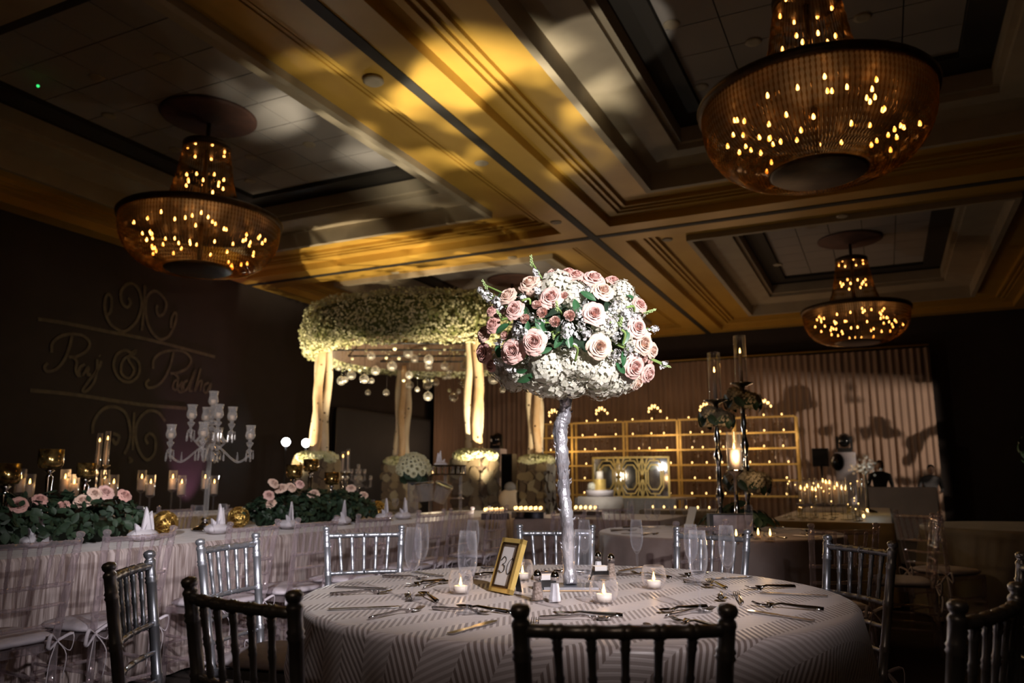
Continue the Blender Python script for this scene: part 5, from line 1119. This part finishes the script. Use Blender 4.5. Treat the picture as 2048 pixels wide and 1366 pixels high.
# booth and people
DA = 17.6; a, b = atA(1712, 972, DA), atA(1872, 966, DA); c = (a + b) / 2; w_ = (b - a).length; t = thing('dj_booth', 'pale fronted booth before the patterned drape', 'booth', (c.x, c.y, 0), RZ); zb = 1.02
MB().box((0, 0, zb / 2), (w_, .06, zb)).build('front_panel', 'white_panel', t, False); MB().box((0, .35, zb - .02), (w_, .7, .04)).build('counter', 'black', t, False)
for sx in (-1, 1): MB().box((sx * (w_ / 2 - .03), .35, zb / 2 - .02), (.06, .64, zb - .04)).build('side_panel', 'white_panel', t, False)
def person(pxc, A, hgt, lean, lb):
    p = atA(pxc, 1000, A); t = thing('person', lb, 'person', (p.x, p.y, 0), RZ + .2); s = hgt / 1.75
    J = [(0, 0, .95), (0, -.02, 1.2), (0, -.05 * lean, 1.42), (0, -.08 * lean, 1.5), (-.20, -.05 * lean, 1.40), (.20, -.05 * lean, 1.40), (-.27, -.06, 1.14), (.27, -.06, 1.14), (-.17, -.30, 1.08), (.17, -.30, 1.08), (-.10, 0, .90), (.10, 0, .90), (-.11, .0, .50), (.11, .0, .50), (-.11, .03, .08), (.11, .03, .08), (-.12, -.12, .04), (.12, -.12, .04), (-.12, -.36, 1.07), (.12, -.36, 1.07)]
    Ed = [(0, 1), (1, 2), (2, 3), (2, 4), (2, 5), (4, 6), (5, 7), (6, 8), (7, 9), (0, 10), (0, 11), (10, 12), (11, 13), (12, 14), (13, 15), (14, 16), (15, 17), (8, 18), (9, 19)]
    Rd = [.155, .15, .15, .062, .075, .075, .055, .055, .04, .04, .10, .10, .07, .07, .05, .05, .045, .045, .038, .038]
    me = bpy.data.meshes.new('body'); me.from_pydata([Vector(j) * s for j in J], Ed, []); me.materials.append(MATS['suit']); o = put('body', me, t); sk = o.modifiers.new('skin', 'SKIN'); ss = o.modifiers.new('sub', 'SUBSURF'); ss.levels = ss.render_levels = 2; sk.use_smooth_shade = True
    for i, r_ in enumerate(Rd): me.skin_vertices[0].data[i].radius = (r_ * s, r_ * s * .8)
    me.skin_vertices[0].data[0].use_root = True
    hd = MB(); hd.ball((0, -.11 * lean, 1.62), (.078, .098, .115), 16, 12); hd.ball((0, -.11 * lean - .10, 1.61), (.014, .02, .022), 8, 6)
    for sx in (-1, 1): hd.ball((sx * .079, -.11 * lean + .01, 1.615), (.012, .022, .032), 8, 6); hd.ball((sx * .03, -.11 * lean - .088, 1.635), (.012, .01, .008), 6, 5)
    hd.ball((0, -.11 * lean - .088, 1.565), (.026, .012, .008), 8, 5)
    for v in hd.v: v *= s
    hd.build('head', 'skin', t); hr2 = MB(); hr2.ball((0, -.11 * lean + .02, 1.66), (.086, .098, .095), 16, 10)
    for v in hr2.v: v *= s
    hr2.build('hair', 'black', t)
    hn = MB()
    for sx in (-1, 1):
        b_ = Vector((sx * .12, -.37, 1.065)); hn.ball(b_, (.038, .045, .016), 10, 6)
        for k in range(4): f0 = b_ + Vector(((-.026 + .0175 * k), -.035, 0)); hn.tube([f0, f0 + Vector((0, -.035, .006)), f0 + Vector((0, -.065 + .006 * abs(k - 1.5), -.006))], [.009, .008, .006], 6)
        f0 = b_ + Vector((-sx * .034, -.005, 0)); hn.tube([f0, f0 + Vector((-sx * .022, -.025, .002)), f0 + Vector((-sx * .026, -.048, -.004))], [.010, .009, .007], 6)
    for v in hn.v: v *= s
    hn.build('hands', 'skin', t)
person(1762, 18.75, 1.58, 1.6, 'person in dark clothing bending over the booth'); person(1862, 18.75, 1.48, 2.2, 'person in dark clothing stooping at the dark end of the booth')
# ================================================================ second round table and right-hand tables
def tower(px, Y, ytop, yfl, yd, ball, lb, wax='wax', k=1.25):
    return taper_tower(px, ytop, yfl, yd, None, lb, k, wax, Y, ball, 'candle towers on the mauve table')
HYD.append(hydr_mesh(110, 7, 'dusty_flower'))
def dusty(t, z, r_):
    for k in range(5): a = k * 1.257; put('flower_ball', HYD[2], t, (r_ * .7 * math.cos(a), r_ * .7 * math.sin(a), z + .04 * (k % 2)), scale=r_ * .62)
    for k in range(14): a = k * 2.4; d = Vector((math.cos(a), math.sin(a), -.3 + .1 * (k % 5))); put('leaf', LEAFD, t, Vector((0, 0, z)) + d * r_ * 1.15, rot=orient(d, k), scale=.055)
fz = lambda px, y, Y: atY(px, y, Y).z - ZT
t = tower(1431, 5.95, 706, 740, 800, (), 'candle tower with dusty flowers on the mauve table, the shorter'); dusty(t, fz(1431, 838, 5.95), .11)
t = tower(1483, 6.15, 672, 702, 766, (), 'candle tower with dusty flowers on the mauve table, the tallest'); dusty(t, fz(1483, 802, 6.15), .12); dusty(t, fz(1483, 965, 6.15), .15)
p = atY(1470, 940, 5.75); t = thing('hurricane_candle', 'thick pillar candle in a glass cylinder between the candle towers', 'candle', (p.x, p.y, ZT)); zc = p.z - ZT; MB().lathe([(0, 0), (.06, 0), (.02, .03), (.012, zc - .05), (.06, zc - .01), (.06, zc)], 16).build('stem', 'chrome', t); put('glass_cylinder', hur, t, (0, 0, zc), scale=(1.15, 1.15, 1.25)); c = put('pillar', pil, t, (0, 0, zc), scale=(1.2, 1.2, 1.15)); put('flame', flame_me, c, (0, 0, .127), scale=1.8)
lamp('tower_glow', 'POINT', (p.x, p.y - .1, p.z + .1), 4.0, (1, .66, .36), .05)
t = thing('greenery_base', 'dark leafy mound at the foot of the candle towers', 'flowers', (T2.x + .15, T2.y - .02, ZT))
for k in range(90):
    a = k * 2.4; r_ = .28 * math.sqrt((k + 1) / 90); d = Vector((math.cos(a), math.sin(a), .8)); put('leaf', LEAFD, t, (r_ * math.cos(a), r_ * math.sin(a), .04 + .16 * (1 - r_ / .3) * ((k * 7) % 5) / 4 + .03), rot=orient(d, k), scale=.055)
p = atz(1466, 1072, ZT); t = thing('photo_box', 'dark box with a draped photo on its front on the mauve table', 'box', (p.x, p.y + .02, ZT), -.05); MB().box((0, .05, .075), (.30, .10, .15)).build('box_body', 'black', t, False); MB().box((.01, -.003, .078), (.27, .006, .125)).build('photo', 'photo', t, False)
p = atz(1376, 1058, ZT); t = thing('number_card', 'cream number card leaning on the mauve table', 'card', (p.x, p.y, ZT), .9); t.rotation_euler = (R(-18), 0, R(-72)); MB().box((0, 0, .09), (.11, .006, .18)).build('card', 'wax_white', t, False); MB().bar((0, .01, .12), (0, .06, .012), .02, .003).build('easel_leg', 'gold', t, False)
for i, (px, py) in enumerate(((1297, 1056), (1315, 1052), (1346, 1047), (1370, 1046), (1262, 1056), (1428, 1050), (1408, 1044), (1500, 1075))): p = atz(px, py + 4, ZT); fl_parts(flute('champagne flute on the plain mauve round table', 0, 0, .22, 'flutes on the mauve table', ZT, p))
for k in range(10):
    a = R(36 * k + 10); d = Vector((math.cos(a), math.sin(a), 0)); s = Vector((-d.y, d.x, 0))
    for me, off, nm in ((FK, -.14, 'fork'), (KN, .14, 'knife')): p = T2 + d * .70 + s * off; tag(put('table_' + nm, me, None, (p.x, p.y, ZT), a + math.pi / 2), 'silver dinner %s laid on the plain mauve table' % nm, nm, nm + 's on the mauve table')
for i, (px, py, lb) in enumerate(((1517, 1079, 'lit votive on the mauve table edge, beside another'), (1541, 1081, 'lit votive on the mauve table edge, furthest from the photo box'), (1473, 1082, 'lit votive in front of the photo box'))):
    p = atz(px, py, ZT); t = thing('votive_candle', lb, 'candle', (p.x, p.y, ZT)); MB().lathe([(0, 0), (.03, 0), (.034, .05), (.031, .05), (.028, .004), (0, .004)], 18, cap=False).build('glass_cup', 'glass', t); put('wax_cup', cand_wax, t, scale=(.9, .9, .5)); put('flame', flame_me, t, (0, 0, .028), scale=1.7)
lamp('votive_flame', 'POINT', tuple(atz(1530, 1078, .86)), .5, (1, .6, .25), .02)
# candle cluster and crystal tree on the gold table beyond
cp2 = rm(10.6, -.72, TH); CB = cp2.y
cb = thing('mirror_stand', 'low dark mirrored stand holding the pillar candle cluster', 'stand', (cp2.x, CB, ZT), RZ); MB().box((0, 0, .085), (.62, .40, .03)).build('top', 'mirror', cb, False)
for sx in (-1, 1):
    for sy in (-1, 1): MB().box((sx * .28, sy * .17, .036), (.03, .03, .07)).build('leg', 'gold_paint', cb, False)
rr = random.Random(4)
for k in range(13):
    x = -.26 + .26 * 2 * k / 12; y = .11 * math.sin(k * 2.3); h = 1.0 + rr.uniform(0, .9)
    t = thing('pillar_candle', 'glowing pillar candle in a glass sleeve in the cluster beyond the mauve table', 'candle', tuple(cp2 + BX * x + AX * y + Vector((0, 0, .103))), 0, 'pillar candle cluster'); put('pillar', pil, t, scale=(.62, .62, 1.1 * h)); put('flame', flame_me, t, (0, 0, .127 * 1.1 * h), scale=2.0); put('glass_cylinder', hur, t, scale=(.58, .58, 1.25))
lamp('cluster_glow', 'POINT', (cp2.x, CB - .3, 1.25), 2.2, (1, .55, .2), .1)
p = rm(10.4, -.22, ZT); t = thing('crystal_tree', 'sparkling white crystal tree beside the pillar candle cluster', 'ornament', p); z0 = atY(1690, 935, p.y).z - ZT
MB().lathe([(0, 0), (.11, 0), (.10, .02), (.02, .05), (.015, z0)], 12).build('trunk', 'chrome', t); sb = MB().ball((0, 0, 0), .018, 6, 4).mesh('sparkle', 'crystal')
for k in range(60):
    d = Vector((rr.gauss(0, 1), rr.gauss(0, 1), rr.gauss(0, .8))).normalized() * rr.uniform(.05, .19); put('sparkle', sb, t, Vector((0, 0, z0)) + d); 
    if k % 4 == 0: MB().tube([(0, 0, z0 - .1), Vector((0, 0, z0)) + d], .003, 4).build('twig', 'chrome', t)
lamp('crystal_glow', 'POINT', (p.x - .1, p.y - .3, p.z + z0 + .02), 2.5, (.9, 1, .92), .04)
fz2 = MB().ball((0, 0, 0), .011, 6, 4).mesh('bead_light', 'flame_far')
for k in range(46):
    p = rm(rr.uniform(8.2, 10.2), rr.uniform(-1.0, -.25), TH + rr.uniform(.06, .42))
    t = thing('bead_pick', 'thin wire pick tipped with a sparkling bead before the pillar candle cluster', 'ornament', p, 0, 'bead picks on the gold table'); put('bead_light', fz2 if k % 2 else sb, t, scale=.6 if k % 2 else .7); MB().tube([(0, 0, 0), (0, 0, -(p.z - TH - .004))], .0025, 4).build('wire', 'chrome', t); MB().lathe([(0, 0), (.03, 0), (.03, .006), (0, .006)], 10, c=(0, 0, -(p.z - TH - .002))).build('foot', 'chrome', t)
for px, py in ((1735, 1027), (1728, 1040), (1700, 1018)): tea(atz(px, py, ZT), 'lone tea light on the gold clothed table', 'tea lights on the gold table', 1.0)
# lit leaf spray at the frame edge
p = atY(2055, 900, 9.0); t = thing('lit_tree', 'pale leafy branch arrangement glowing at the edge of the dark', 'plant', (p.x + .15, p.y, 0)); MB().tube([(0, 0, 0), (0, 0, p.z)], .03, 8).build('trunk', 'bark_b', t)
for k in range(40): d = Vector((rr.gauss(0, 1), rr.gauss(0, 1), rr.gauss(0, 1))).normalized(); put('leaf', LEAF, t, Vector((0, 0, p.z)) + d * .22, rot=orient(d, k), scale=.06)
